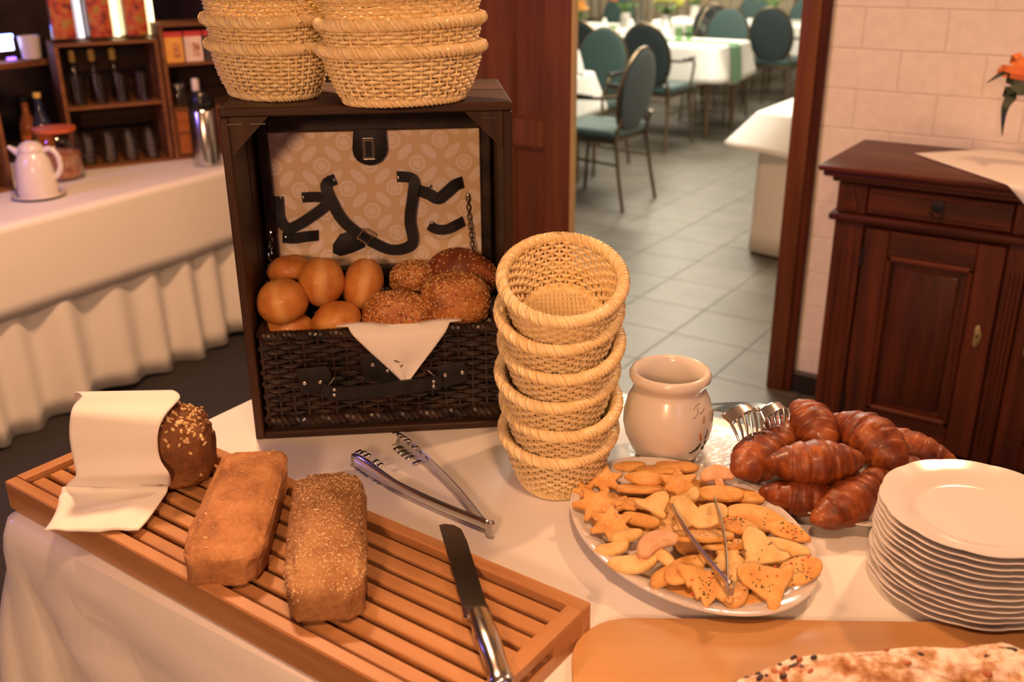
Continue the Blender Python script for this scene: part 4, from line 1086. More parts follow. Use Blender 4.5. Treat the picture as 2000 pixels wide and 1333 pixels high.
# ------------------------------------------------------------------ croissants
def croimat():
    t = NT('croissant_crust'); v = t.coords((1, 1, 1)); n1 = t.noise(v, 30, 4, .6); v2 = t.coords((1.2, .25, .25)); n2 = t.noise(v2, 160, 3)
    f = t.math('ADD', t.math('MULTIPLY', n1, .75), t.math('MULTIPLY', n2, .25))
    t.bump(n2, .35, .0012); return t.set(.46, 0, .06, .4, t.ramp(f, [(.34, (.075, .012, .003)), (.50, (.19, .040, .009)), (.64, (.36, .105, .023))]))
M_['croissant'] = croimat()
def croissant(px, py, z, L, rad, yaw, pitch, bend, label, seed, rollx=0):
    c = at(px, py, TZ + z); rnd = random.Random(seed); N = 64; K = 22; V, F = [], []
    seg = 7
    for i in range(N + 1):
        u = -1 + 2 * i / N; ang = u * bend
        if abs(bend) > .05:
            Rb = L / (2 * bend); cx, cy = Rb * math.sin(ang), Rb * (1 - math.cos(ang)); tx, ty = math.cos(ang), math.sin(ang)
        else: cx, cy, tx, ty = u * L / 2, 0, 1, 0
        s_ = (1 - abs(u) ** 2.1) ** .62 if abs(u) < 1 else 0
        ph = (abs(u) * seg / 2 + .25) % 1; step = .95 + .12 * ((1 - ph) if ph > .18 else .82 * (ph / .18) ** 1.5)
        r = rad * max(.03, s_ * step * (.80 + .2 * math.cos(u * PI / 2)) + .12 * (1 - abs(u)) * 0)
        for k in range(K):
            q = 2 * PI * k / K; tw = q + .35 * u
            rr = r * (1 + .05 * noise.noise(Vector((u * 3 + seed, math.cos(q), math.sin(q)))) + .018 * math.sin(tw * 9 + seed))
            nx, ny = -ty, tx; h = math.cos(q) * rr; V.append((cx + nx * h, cy + ny * h, math.sin(q) * rr * .88))
    for i in range(N):
        for k in range(K): F.append((i * K + k, i * K + (k + 1) % K, (i + 1) * K + (k + 1) % K, (i + 1) * K + k))
    F += [tuple(range(K - 1, -1, -1)), tuple(N * K + k for k in range(K))]
    M = T(*c) @ RZ(YAW + math.radians(yaw)) @ RY(math.radians(-pitch)) @ RX(math.radians(rollx))
    mb = MB(); mb.add(V, F); o = mb.build('croissant', M_['croissant'], smooth=55, M=M)
    tag(o, label, 'croissant', 'croissants on the platter')
croissant(1640, 985, .026, .14, .029, 60, 0, .3, 'croissant under the front ones, barely showing between them', 21)
croissant(1525, 852, .050, .125, .029, 70, 0, .3, 'croissant behind the leftmost one, beside the tong prongs', 1)
croissant(1640, 838, .048, .12, .027, 10, 0, .3, 'croissant half hidden at the back between two taller ones', 2)
croissant(1782, 878, .040, .135, .030, -38, -8, .4, 'croissant whose tip points down towards the sideboard, at the far right', 3)
croissant(1752, 925, .032, .12, .028, 20, 0, .3, 'croissant just showing behind the plate stack', 4)
croissant(1567, 972, .034, .120, .029, -12, 0, .25, 'small croissant lying flat at the front left rim', 5)
croissant(1660, 980, .040, .145, .032, 38, 8, .35, 'croissant slanting up towards the plates at the front rim', 6)
croissant(1484, 892, .050, .135, .037, 52, 0, .35, 'dark shiny croissant at the left end of the platter', 7)
croissant(1590, 835, .066, .130, .037, 98, 12, .25, 'croissant standing up at the back, right of the tong prongs', 8)
croissant(1704, 860, .068, .140, .040, 118, 10, .35, 'large croissant on top at the right of the heap', 9)
croissant(1594, 905, .074, .148, .036, 4, 0, .22, 'big croissant lying crosswise on top at the front', 10)
pt_ = thing('pastry_tongs', 'steel tongs with fork prongs resting on the croissants', 'tongs', (0, 0, 0))
def comb(B0, B1, P0, P1, T0, T1, n, back):
    C = []
    for j in range(7):
        f = j / 6; row = []
        for i in range(9): g = i / 8; p = B0.lerp(B1, g).lerp(P0.lerp(P1, g), f); p.z += .006 * math.sin(PI * g) ; row.append(p)
        C += row
    mb = MB(); mb.add(C, [(j * 9 + i, j * 9 + i + 1, (j + 1) * 9 + i + 1, (j + 1) * 9 + i) for j in range(6) for i in range(8)])
    a_ = mb.build('claw', M_['steel'], pt_, 60, solid=.0014)
    for i in range(n):
        g = i / (n - 1); p = P0.lerp(P1, g); p.z += .006 * math.sin(PI * g); e = T0.lerp(T1, g); m_ = p.lerp(e, .5) + (p - B0.lerp(B1, g)) * .10
        MB().tube([p - (e - p) * .1, m_, e], [.0024, .0022, .0014], 6).build('prong', M_['steel'], a_, 60)
    q = B0.lerp(B1, .5); MB().ribbon(spline([q + (P0.lerp(P1, .5) - q) * .2, q.lerp(back, .4) + Vector((0, 0, .004)), back], 8), [.022] * 17, .0016, (B1 - B0)).build('arm', M_['steel'], pt_, 60)
bk_ = at(1350, 803, TZ + .030)
comb(at(1408, 812, TZ + .104), at(1462, 790, TZ + .112), at(1430, 832, TZ + .096), at(1482, 802, TZ + .104), at(1443, 862, TZ + .078), at(1488, 846, TZ + .084), 6, bk_)
comb(at(1480, 806, TZ + .106), at(1524, 786, TZ + .112), at(1490, 826, TZ + .100), at(1540, 800, TZ + .106), at(1496, 842, TZ + .090), at(1541, 822, TZ + .094), 6, bk_ + Vector((.004, .012, .004)))

# ------------------------------------------------------------------ plate stack
def plate_mesh():
    Rr = .112
    sc_ = lambda a, r: 1 + (.024 * (abs(math.cos(a * 6)) ** .7 - .6) if r > Rr * .80 else 0)
    prof = [(.060, .0015), (.062, .0), (.0655, .0), (.067, .003), (.076, .007), (.095, .0120), (Rr - .002, .0165), (Rr, .0180), (Rr - .001, .0192), (.095, .0158), (.076, .0100), (.070, .0062), (.064, .0052), (.02, .005)]
    return MB().lathe(prof, 90, None, sc_).mesh('plate', M_['china'], 45)
pm = plate_mesh(); NP = 13
nth = ['first', 'second', 'third', 'fourth', 'fifth', 'sixth', 'seventh', 'eighth', 'ninth', 'tenth', 'eleventh', 'twelfth', 'thirteenth']
for i in range(NP):
    k = NP - 1 - i; rnd = random.Random(i)
    x = -.126 + .006 * (i / NP) + rnd.uniform(-.0016, .0016); y = 1.176 - .008 * (i / NP) + rnd.uniform(-.0016, .0016)
    lab = 'white scalloped plate on top of the stack' if k == 0 else ('white scalloped plate at the bottom of the stack on the cloth' if i == 0 else f'white scalloped plate, {nth[k]} from the top of the stack')
    tag(put('plate', pm, M=T(x, y, TZ + .0006 + .0087 * i) @ RZ(rnd.random() * 6)), lab, 'plate', 'stacked white plates')

# ------------------------------------------------------------------ cake board with stollen
ex0, ex1, ey0, ey1, rc = 0, .66, -.33, 0, .075
out = []
for cx, cy, a0 in ((ex1 - rc, ey0 + rc, -PI / 2), (ex1 - rc, ey1 - rc, 0), (ex0 + rc, ey1 - rc, PI / 2), (ex0 + rc, ey0 + rc, PI)):
    for i in range(9): q = a0 + PI / 2 * i / 8; out.append((cx + rc * math.cos(q), cy + rc * math.sin(q)))
cb = MB().prism(out, 0, .011, rnd=.002).build('cake_board', M_['boardwood'], smooth=40, M=T(-.494, .842, TZ + .0006) @ RZ(math.radians(32.2))); tag(cb, 'plain wooden board with rounded corners under the stollen', 'cutting board')
SC = Vector((-.088, .872, TZ + .0120)); SL, SW, SH_ = .43, .145, .074
def stol(p, q=None):
    f = lambda a, e: math.copysign(abs(a) ** e, a)
    z = p.z if p.z > 0 else -abs(p.z) ** .3
    v = Vector((f(p.x, .72) * SL / 2, f(p.y, .85) * SW / 2, SH_ * .5 + z * SH_ * .5))
    n_ = fbm(p + Vector((3, 1, 0)), 2.6, 4); n2 = fbm(p, 9, 3)
    if p.z > -.3: v += Vector((n_ * .006, n_ * .006, n_ * .008 + n2 * .003 - .012 * math.exp(-((p.y - .1 + .2 * n_) / .12) ** 2)))
    return v
st = thing('stollen', 'sugar-dusted fruit stollen with raisins on the wooden board', 'cake', SC, math.radians(35))
t = NT('sugar_dusted_crust'); v = t.coords(); f1 = t.noise(v, 26, 5, .65); f2 = t.noise(v, 90, 3); t.bump(t.noise(v, 120, 4), .5, .002)
M_['stollen'] = t.set(.85, 0, 0, .2, t.ramp(t.math('ADD', t.math('MULTIPLY', f1, .75), t.math('MULTIPLY', f2, .25)), [(.36, (.26, .10, .035)), (.46, (.50, .29, .16)), (.53, (.72, .58, .46)), (.60, (.84, .76, .66))]))
MB().ball(1, (0, 0, 0), 110, 56, stol).build('crust', M_['stollen'], st, 180)
rnd = random.Random(3); mb = MB(); mb2 = MB()
for i in range(150):
    p = Vector((rnd.uniform(-1, 1), rnd.uniform(-.9, 1), rnd.uniform(.05, 1))).normalized(); q = stol(p); s_ = rnd.uniform(.003, .006)
    (mb if i % 5 < 3 else mb2).ball((s_, s_ * .7, s_ * .55), (0, 0, 0), 8, 6, None, T(*(q - p * s_ * .15)) @ p.to_track_quat('Z', 'X').to_matrix().to_4x4() @ RZ(rnd.random() * 6))
mb.build('raisins', mat('dark_raisin', (.012, .008, .012), (.05, .02, .02), 200, rough=.4), st, 60, 'stuff')
mb2.build('candied_fruit', mat('baked_fruit', (.30, .06, .02), (.42, .13, .04), 150, rough=.4), st, 60, 'stuff')
ck = thing('cake_knife', 'grey knife blade tip showing behind the stollen', 'knife', (0, 0, 0))
a, b = at(1966, 1270, TZ + .0125), at(2130, 1330, TZ + .0125); KX = frame(a, b - a, (b - a).cross(Vector((0, 0, -1))))
MB().prism([(0, 0), (.03, -.011), (.16, -.014), (.16, .014), (.02, .012)], 0, .0018, KX).build('blade', M_['satin'], ck, 20)
MB().box(.158, .26, -.012, .012, -.0002, .014, .005, KX).build('handle', M_['black'], ck)

# crumpled clear film between jar and platters
t = NT('clear_film'); tr = t.n('ShaderNodeBsdfTransparent'); gl = t.n('ShaderNodeBsdfGlossy'); gl.inputs['Roughness'].default_value = .22
lw_ = t.n('ShaderNodeLayerWeight'); lw_.inputs[0].default_value = .5; mx = t.n('ShaderNodeMixShader'); t.l(t.math('ADD', t.math('MULTIPLY', t.math('POWER', lw_.outputs['Facing'], 3.0), .35), .03), mx.inputs[0]); t.l(tr.outputs[0], mx.inputs[1]); t.l(gl.outputs[0], mx.inputs[2])
t.l(mx.outputs[0], t.t.nodes['Material Output'].inputs['Surface'])
def film(u, v):
    a = at(1225, 905, TZ).lerp(at(1440, 960, TZ), u); b = at(1230, 850, TZ).lerp(at(1450, 845, TZ), u); p = a.lerp(b, v)
    e = min(u, 1 - u, v, 1 - v) * 4; p.z = TZ + .0012 + .008 * max(0, min(1, e)) * abs(fbm((u * 5, v * 4, 0), 1.6, 3)) ; return p
# keep clear of the jar foot
tag(MB().grid(film, 50, 30).build('plastic_film', t.m, smooth=0), 'crumpled clear plastic film lying between the jar and the platters', 'plastic film')
# ------------------------------------------------------------------ oak sideboard against the block wall
sx0, sx1, sy0, sy1, szt = -.822, .62, 2.915, 3.33, .945
sb = thing('sideboard', 'carved dark oak sideboard against the white block wall', 'sideboard', (0, 0, 0))
MB().box(sx0 - .055, sx1 + .055, sy0 - .045, sy1, szt - .018, szt, .006).build('top_board', M_['oakX'], sb)
MB().box(sx0 - .042, sx1 + .042, sy0 - .034, sy1, szt - .034, szt - .0185, .006).build('top_moulding', M_['oakX'], sb)
MB().box(sx0 - .018, sx1 + .018, sy0 - .014, sy1, szt - .050, szt - .0345, .004).build('top_moulding', M_['oakX'], sb)
MB().box(sx0, sx1, sy0 + .02, sy1, .10, szt - .0505).build('carcass', M_['oak'], sb, 0)
MB().box(sx0 - .02, sx1 + .02, sy0 - .02, sy1, 0, .10, .006).build('plinth', M_['oakX'], sb)
MB().box(sx0 - .018, sx1 + .018, sy0 - .018, sy1, .780, .803, .007).build('waist_moulding', M_['oakX'], sb)
for x in (sx0, -.345, sx1 - .085):                                   # pilasters
    w_ = .085 if x != -.345 else .05
    MB().box(x, x + w_, sy0 - .002, sy0 + .022, .101, .779, .003).build('pilaster', M_['oak'], sb)
    for k in range(3): MB().box(x + w_ * (.22 + .24 * k), x + w_ * (.32 + .24 * k), sy0 - .005, sy0, .16, .70, .002).build('pilaster_reed', M_['oak'], sb)
    MB().box(x, x + w_, sy0 - .006, sy0 + .022, .805, szt - .052, .003).build('frieze_block', M_['oak'], sb)
    MB().prism([(x + w_ * .2, .815), (x + w_ * .8, .815), (x + w_ * .62, .86), (x + w_ * .5, .885), (x + w_ * .38, .86)], 0, .006, Matrix(((1, 0, 0, 0), (0, 0, -1, sy0 - .006), (0, 1, 0, 0), (0, 0, 0, 1))), rnd=.002).build('frieze_carving', M_['oakX'], sb)
MB().box(sx0 - .001, sx0 + .02, sy0 + .03, sy1 - .01, .12, .77, .002).build('side_panel', M_['oak'], sb)
def drawer(x0, x1):
    d = MB().box(x0, x1, sy0 - .004, sy0 + .021, .808, szt - .056, .004).build('drawer', M_['oakX'], sb)
    for a, b, c, e in ((x0 + .012, x1 - .012, .818, .824), (x0 + .012, x1 - .012, szt - .072, szt - .066)): MB().box(a, b, sy0 - .009, sy0 - .003, c, e, .002).build('drawer_bead', M_['oakX'], d)
    cx = (x0 + x1) / 2
    MB().lathe([(.001, 0), (.016, 0), (.018, .002), (.010, .005), (.002, .006)], 14, T(cx, sy0 - .004, .855) @ RX(PI / 2)).build('pull_plate', M_['brass'] if False else M_['leather'], d)
    MB().tube([(cx + .018 * math.cos(q), sy0 - .012, .842 + .020 * math.sin(q)) for q in [PI + PI * k / 8 for k in range(9)]], .0028, 6).build('pull_ring', M_['leather'], d)
def sdoor(x0, x1, side):
    d = bpy.data.objects.new('door', None); COL.objects.link(d); d.parent = sb
    z0, z1 = .115, .768; st_ = .072; y0, y1 = sy0 - .004, sy0 + .019
    for a, b in ((x0, x0 + st_), (x1 - st_, x1)): MB().box(a, b, y0, y1, z0, z1, .003).build('stile', M_['oak'], d)
    for a, b in ((z0, z0 + .085), (z1 - .075, z1)): MB().box(x0 + st_, x1 - st_, y0, y1, a, b, .003).build('rail', M_['oakX'], d)
    px0, px1, pz0, pz1 = x0 + st_, x1 - st_, z0 + .085, z1 - .075
    for a, b, c, e in ((px0, px0 + .016, pz0, pz1), (px1 - .016, px1, pz0, pz1), (px0, px1, pz0, pz0 + .016), (px0, px1, pz1 - .016, pz1)): MB().box(a, b, y0 - .004, y1 - .004, c, e, .004).build('panel_moulding', M_['oakX'] if b - a > e - c else M_['oak'], d)
    MB().box(px0 + .015, px1 - .015, y0 + .012, y1, pz0 + .015, pz1 - .015, .002).build('panel', M_['oak'], d)
    MB().box(px0 + .036, px1 - .036, y0 + .005, y1, pz0 + .036, pz1 - .036, .006).build('raised_field', M_['oak'], d)
    kx = x1 - .036 if side > 0 else x0 + .036
    e = MB().prism([(math.cos(q) * .010 * (1 + .25 * math.cos(3 * q)), math.sin(q) * .034) for q in [2 * PI * k / 18 for k in range(18)]], 0, .003, Matrix(((1, 0, 0, kx), (0, 0, -1, y0), (0, 1, 0, .50), (0, 0, 0, 1))), rnd=.001).build('escutcheon', M_['brass'], d)
    MB().ball((.003, .002, .006), (kx, y0 - .003, .50), 8, 6).build('keyhole', M_['black'], e)
    hx = x0 + .001 if side > 0 else x1 - .001
    for z in (.68, .21): MB().tube([(hx, y0 - .003, z - .028), (hx, y0 - .003, z + .028)], .0045, 8).build('hinge', M_['leather'], d)
drawer(-.735, -.348); drawer(-.292, .533); sdoor(-.732, -.350, 1); sdoor(-.290, .120, -1); sdoor(.125, .532, -1)

# white cloth laid cornerwise over the sideboard
LC = at(1786, 300, szt + .002); fy = sy0 - .046
def runner(u, v):
    a, b = u * .30, v * .78
    x = LC.x + (a + b) * .70 + .02 * v; y = LC.y + a * .74 - b * .70
    z = szt + .0025
    if y < fy:
        e = fy - y; z -= max(0, e - .004); y = fy - .006 - .006 * math.sin(x * 30) * min(1, e * 6)
    return (x, min(y, sy1 + .01), z)
tag(MB().grid(runner, 24, 60).build('sideboard_cloth', M_['cloth'], smooth=50, solid=.0014), 'white cloth laid cornerwise over the oak sideboard, hanging down its front', 'cloth')

# flowering plant at the right picture edge
FP = Vector((.075, 3.10, szt + .004)); fp = thing('potted_plant', 'orange flowering plant with long dark leaves on the sideboard', 'plant', FP)
M_['leaf'] = mat('dark_green_leaf', (.010, .022, .010), (.03, .055, .02), 20, rough=.35, coat=.2)
M_['petal'] = mat('orange_petal', (.72, .16, .03), (.85, .28, .06), 20, rough=.5)
MB().lathe([(.045, 0), (.058, .004), (.075, .10), (.080, .115), (.074, .117), (.068, .10), (.05, .02), (.01, .015)], 28).build('pot', M_['china'], fp)
MB().lathe([(.066, .095), (.03, .104), (.002, .106)], 20).build('soil', mat('potting_soil', (.02, .012, .008), rough=.95), fp)
MB().tube([(0, 0, .09), (.002, .0, .16), (-.004, 0, .26)], .006, 6).build('stem', M_['leaf'], fp)
def leaf(base, pts, wd, m, nm, sd=None):
    P = spline([Vector(p) for p in pts], 6); n = len(P); tt = P[-1] - P[0]; s_ = tt.cross(CAM - FP) if sd is None else Vector(sd)
    MB().ribbon(P, [max(.001, wd * math.sin(PI * min(1, (i + .6) / n) ** .8)) for i in range(n)], .0012, s_).build(nm, m, fp, 50)
def lq(px, py, y): return at_y(px, py, y) - FP
leaf(0, [(-.004, 0, .235), lq(2005, 165, 3.08), lq(1970, 140, 3.06), lq(1926, 163, 3.04)], .020, M_['leaf'], 'leaf')
leaf(0, [(-.004, 0, .20), lq(2000, 178, 3.06), lq(1976, 190, 3.05), lq(1962, 215, 3.04), lq(1957, 266, 3.03)], .028, M_['leaf'], 'leaf')
for k in range(7):
    a = 2.0 + k * .75; L = .16 + .03 * (k % 3)
    if 2.6 < a % 6.28 < 4.2: continue
    leaf(0, [(-.004, 0, .21), (.06 * math.cos(a), .06 * math.sin(a) * .6, .27), (L * math.cos(a), L * math.sin(a) * .6, .20 - .03 * (k % 2))], .030, M_['leaf'], 'leaf')
leaf(0, [(-.004, 0, .25), lq(1995, 148, 3.08), lq(1952, 130, 3.06)], .024, M_['petal'], 'petal')
leaf(0, [(-.004, 0, .25), lq(2010, 140, 3.06), lq(1955, 128, 3.03)], .024, M_['petal'], 'petal')
leaf(0, [(-.004, 0, .26), lq(2012, 125, 3.08), lq(1996, 104, 3.08)], .034, M_['petal'], 'petal')
for k in range(8):
    a = k * .785; leaf(0, [(-.004, 0, .255), (.035 * math.cos(a), .035 * math.sin(a), .29), (.075 * math.cos(a), .075 * math.sin(a), .305 + .012 * (k % 2))] if not 2.4 < a < 4.0 else [(-.004, 0, .26), (-.02, .03, .30), (-.03, .06, .33)], .026, M_['petal'], 'petal')

# ------------------------------------------------------------------ drinks table on the left
KX0, KX1, KY0, KY1, KZ = -4.0, -3.125, .55, 3.05, .72
ov = draped(KX0, KX1, KY0, KY1, KZ, .30, 'overlay_cloth', M_['cloth'], 'smooth white overlay cloth on the drinks table', amp=.005, nw=4, seed=8, step=.06, flare=.012, corner=.05)
path = dens([(KX0, KY0 + .01), (KX1 - .012, KY0 + .01), (KX1 - .012, KY1 - .01), (KX0, KY1 - .01)], 1, False) if False else None
def skirt(u, v):
    L1 = KX1 - KX0; L2 = KY1 - KY0; s_ = u * (2 * L1 + L2); q = 1 - v
    w_ = (math.sin(s_ * 36 + 1.0 * math.sin(s_ * 7)) * .65 + .35 * math.sin(s_ * 21 + 1)) * (.016 + .026 * q) + .026 * q
    if s_ < L1: return (KX0 + s_, KY0 + .014 - w_, .006 + .69 * v + .012 * (1 - v) * math.sin(s_ * 9))
    if s_ < L1 + L2: y = s_ - L1; return (KX1 - .016 + w_, KY0 + .014 + y * (L2 - .028) / L2, .006 + .69 * v + .012 * (1 - v) * (1 + math.sin(s_ * 9)))
    return (KX1 - (s_ - L1 - L2), KY1 - .014 + w_, .006 + .69 * v)
sk = tag(MB().grid(skirt, 420, 10).build('table_skirt', M_['cloth'], smooth=70, solid=.0012), 'pleated white floor-length skirt around the drinks table', 'table skirt')

for o in (ov, sk): o.matrix_basis = T(-3.12, 2.1, 0) @ RZ(math.radians(3.6)) @ T(3.12, -2.1, 0)
c = at(78, 386, KZ)
sa = tag(MB().lathe([(.04, .0), (.05, 0), (.085, .010), (.092, .014), (.090, .016), (.05, .006), (.005, .005)], 36).build('saucer', M_['china'], smooth=50, M=T(c.x, c.y, KZ + .0005)), 'white saucer under the white thermos jug', 'saucer')
jg = thing('thermos_jug', 'white thermos jug with spout and loop handle on a saucer', 'jug', (c.x, c.y, KZ + .0065), YAW)
MB().lathe([(.060, 0), (.066, .003), (.068, .03), (.066, .08), (.058, .125), (.046, .150), (.040, .158)], 32).build('body', M_['stone'], jg, 40)
MB().lathe([(.042, .157), (.044, .163), (.040, .178), (.026, .190), (.008, .194)], 28).build('lid', M_['stone'], jg, 40)
MB().tube([(-.036, 0, .150), (-.058, 0, .162), (-.078, 0, .176)], [.018, .012, .006], 10).build('spout', M_['stone'], jg, 60)
MB().tube(spline([(.040, 0, .160), (.068, 0, .166), (.090, 0, .140), (.092, 0, .100), (.074, 0, .070), (.058, 0, .066)], 5), .0075, 8, flat=1.3).build('handle', M_['stone'], jg, 60)

# stacked crates as shelving: local x along the front, y backwards
SA = math.radians(63.8); SO = Vector((-3.617, 2.275, KZ)); SMx = T(*SO) @ RZ(SA)
def shelfunit(nm, label, x0, x1, dep, levels, sidebd=.016, M=SMx, back=True):
    t_ = thing(nm, label, 'crate shelf', M=M)
    zt_ = levels[-1]
    for x in (x0, x1 - sidebd):
        for a, b in ((0, dep * .47), (dep * .53, dep)): MB().box(x, x + sidebd, a, b, 0, zt_ - .012, .002).build('side_board', M_['cratelight'], t_)
    for z in levels: MB().box(x0 + (0 if z == zt_ else sidebd), x1 - (0 if z == zt_ else sidebd), 0, dep, max(0, z - .012), max(.012, z), .002).build('shelf_board', M_['cratelight'], t_)
    if back:
        n = 4
        for i in range(n): MB().box(x0 + sidebd, x1 - sidebd, dep - .010, dep, .02 + (zt_ - .04) * i / n, .015 + (zt_ - .04) * (i + 1) / n - .01, .001).build('back_board', M_['cratewoodX'], t_)
    return t_
def unit_z(px, py, lx): q = SMx @ Vector((lx, 0, 0)); d = ray(px, py); s_ = math.hypot(q.x, q.y) / math.hypot(d.x, d.y); return CAM_H + d.z * s_ - KZ
zA, zB = unit_z(200, 82, .17), unit_z(215, 205, .17)
shelfunit('glass_shelf', 'brown crate shelf with two rows of drinking glasses', -.02, .365, .24, (0, zB, zA))
gm = [(.026, 0), (.030, .001), (.036, .11), (.0345, .11), (.029, .006), (.003, .005)]
gme = MB().lathe(gm, 18).mesh('drinking_glass', M_['glass'], 50)
gi = 0
for lv, z in ((0, .0125), (1, zB + .0005)):
    for j in range(2):
        for i in range(4):
            q = SMx @ Vector((.045 + .082 * i + .01 * j, .055 + .085 * j, z)); gi += 1
            tag(put('drinking_glass', gme, M=T(*q)), f'clear tumbler, {("first", "second", "third", "fourth")[i]} from the left, {("front", "back")[j]} row, {("lower", "upper")[lv]} shelf of the crate', 'glass', 'tumblers in the crate shelf')
M_['yellow'] = mat('yellow_cap_and_light', (.85, .62, .18), rough=.4)  # bottle cap yellow, also imitates light on the carafe tops
for i, x in enumerate((.06, .135, .215)):  # carafes added, their yellow tops imitate bits of background light
    q = SMx @ Vector((x, .20, zB + .0005)); cf = thing('carafe', f'added glass carafe with yellow top imitating light, {("left", "middle", "right")[i]} one behind the upper tumblers', 'carafe', M=T(*q), group='added carafes with yellow tops imitating light')
    MB().lathe([(.020, 0), (.026, .002), (.026, .07), (.014, .11), (.012, .15), (.010, .15), (.012, .11), (.023, .07), (.02, .006), (.002, .005)], 16).build('body', M_['glass'], cf)
    MB().lathe([(.0135, .1505), (.0145, .155), (.0145, .19), (.010, .197), (.002, .198)], 14).build('light_bit', M_['yellow'], cf)
# canisters with printed labels on top
def labelmat(name, cs, sc_):
    t = NT(name); v = t.coords((1, 1, 1)); n = t.noise(v, sc_, 3); return t.set(.45, 0, .2, None, t.ramp(n, [(.30, cs[0]), (.43, cs[1]), (.53, cs[2]), (.64, cs[3])]))
lb = labelmat('fruit_label', ((.12, .05, .04), (.55, .06, .03), (.65, .16, .04), (.45, .30, .05)), 34)
for i, px in enumerate((112, 189, 264)):
    lx = .035 + .134 * i
    q = SMx @ Vector((lx, .09, zA + .0006)); cn = thing('canister', f'red-labelled clear canister {("nearest the jug", "in the middle", "nearest the tea boxes")[i]} on the crate shelf', 'canister', M=T(*q) @ RZ(SA), group='labelled canisters')
    MB().box(-.048, .048, -.048, .048, 0, .30, .006).build('body', M_['glass'], cn)
    MB().box(-.041, .041, -.041, .041, .012, .27, .005).build('label', lb, cn)
    MB().box(-.050, .050, -.050, .050, .3005, .325, .006).build('lid', M_['cratelight'], cn)
# glowing strips added behind the canisters, imitating lit wall and a reflection
for i, (lx, stg, wd) in enumerate(((.104, 1.0, .016), (.238, 2.4, .018), (.374, 2.4, .018))):
    q = SMx @ Vector((lx, .165, zA + .0006)); ls = thing('glow_strip', f'{("pale", "glowing yellow", "glowing yellow")[i]} upright strip imitating background light {("between the first and second canister", "between the second and third canister", "right of the third canister")[i]}', 'added glow', M=T(*q) @ RZ(SA), group='added glow strips behind the canisters')
    MB().box(-wd, wd, 0, .012, .004, .33, .003).build('glow_face', emit('strip_glow' + str(i), (1, .78, .40) if i else (.9, .75, .8), stg), ls); MB().box(-wd - .004, wd + .004, .0125, .026, 0, .335).build('glow_backing', M_['black'], ls, 0)
# second crate: tea boxes, jar, drawers
zC, zD, zE = unit_z(370, 122, .50), unit_z(340, 212, .45), unit_z(370, 45, .5)
shelfunit('tea_shelf', 'brown crate shelf with tea boxes above two small drawers', .372, .80, .22, (0, zC, zE))
for i, (c_, nm) in enumerate((((.70, .36, .06), 'yellow'), ((.72, .58, .46), 'white and red'), ((.04, .03, .03), 'black'), ((.68, .22, .05), 'orange'))):
    x = .392 + .077 * i; q = SMx @ Vector((x, .02, zC + .0005)); tb = thing('tea_box', f'{nm} tea box standing on the crate shelf', 'tea box', M=T(*q) @ RZ(SA), group='tea boxes on the crate shelf')
    MB().box(0, .070, 0, .10, 0, .118, .001).build('carton', mat('carton_' + nm.split()[0], c_, tuple(min(1, k * 1.25 + .02) for k in c_), 12, rough=.5), tb); MB().box(-.0006, .0706, -.0006, .1006, .098, .1185, .001).build('red_band', mat('red_band', (.55, .05, .05), rough=.5), tb)
    MB().box(.030, .058, -.0012, 0, .02, .075).build('print', labelmat('tea_print' + str(i), ((.5, .05, .04), c_, (.6, .25, .1), (.3, .1, .08)), 60), tb, 0)
dr = thing('drawer_box', 'small orange-brown two-drawer box under the tea shelf', 'drawer box', M=SMx @ T(.392, .01, .0125))
MB().box(0, .19, 0, .19, 0, zD - .014, .002).build('case', M_['cratelight'], dr)
m_dr = wood('orange_drawer_front', (.30, .085, .02), (.42, .14, .035), 'X', 8, .5)
for k in range(2):
    f_ = MB().box(.008, .182, -.006, .002, .010 + k * (zD - .03) / 2, (zD - .03) / 2 + k * (zD - .03) / 2, .002).build('drawer_front', m_dr, dr); MB().ball(.006, (.095, -.011, .010 + (k + .45) * (zD - .03) / 2), 8, 6).build('knob', M_['black'], f_)
q = SMx @ Vector((.43, .07, zD)); tg = thing('spice_glass', 'small lidded glass on the two-drawer box', 'glass jar', M=T(*q)); MB().lathe([(.024, 0), (.03, .002), (.03, .07), (.026, .078), (.024, .078), (.026, .07), (.025, .005), (.002, .004)], 16).build('body', M_['glass'], tg); MB().lathe([(.028, .0785), (.028, .09), (.003, .091)], 16).build('lid', M_['satin'], tg)
q = SMx @ Vector((.50, .06, zD)); tag(MB().lathe([(.013, 0), (.016, .002), (.016, .10), (.013, .108), (.002, .109)], 16).build('shaker', M_['china'], M=T(*q)), 'slim white shaker beside the small glass on the drawer box', 'shaker')
c = at(408, 322, KZ); th = thing('pump_thermos', 'steel pump thermos with black top next to the crate', 'thermos', (c.x, c.y, KZ + .0005), SA)
MB().lathe([(.050, 0), (.056, .004), (.056, .215), (.050, .225), (.002, .226)], 28).build('body', M_['steel'], th, 40); MB().lathe([(.052, .2265), (.054, .23), (.050, .27), (.040, .29), (.002, .292)], 28).build('head', M_['black'], th, 40)
MB().tube([(0, -.03, .27), (0, -.085, .272), (0, -.10, .255)], .012, 8).build('spout', M_['black'], th); MB().tube(spline([(0, .045, .26), (0, .09, .25), (0, .095, .16), (0, .06, .10)], 5), .009, 8).build('handle', M_['black'], th)
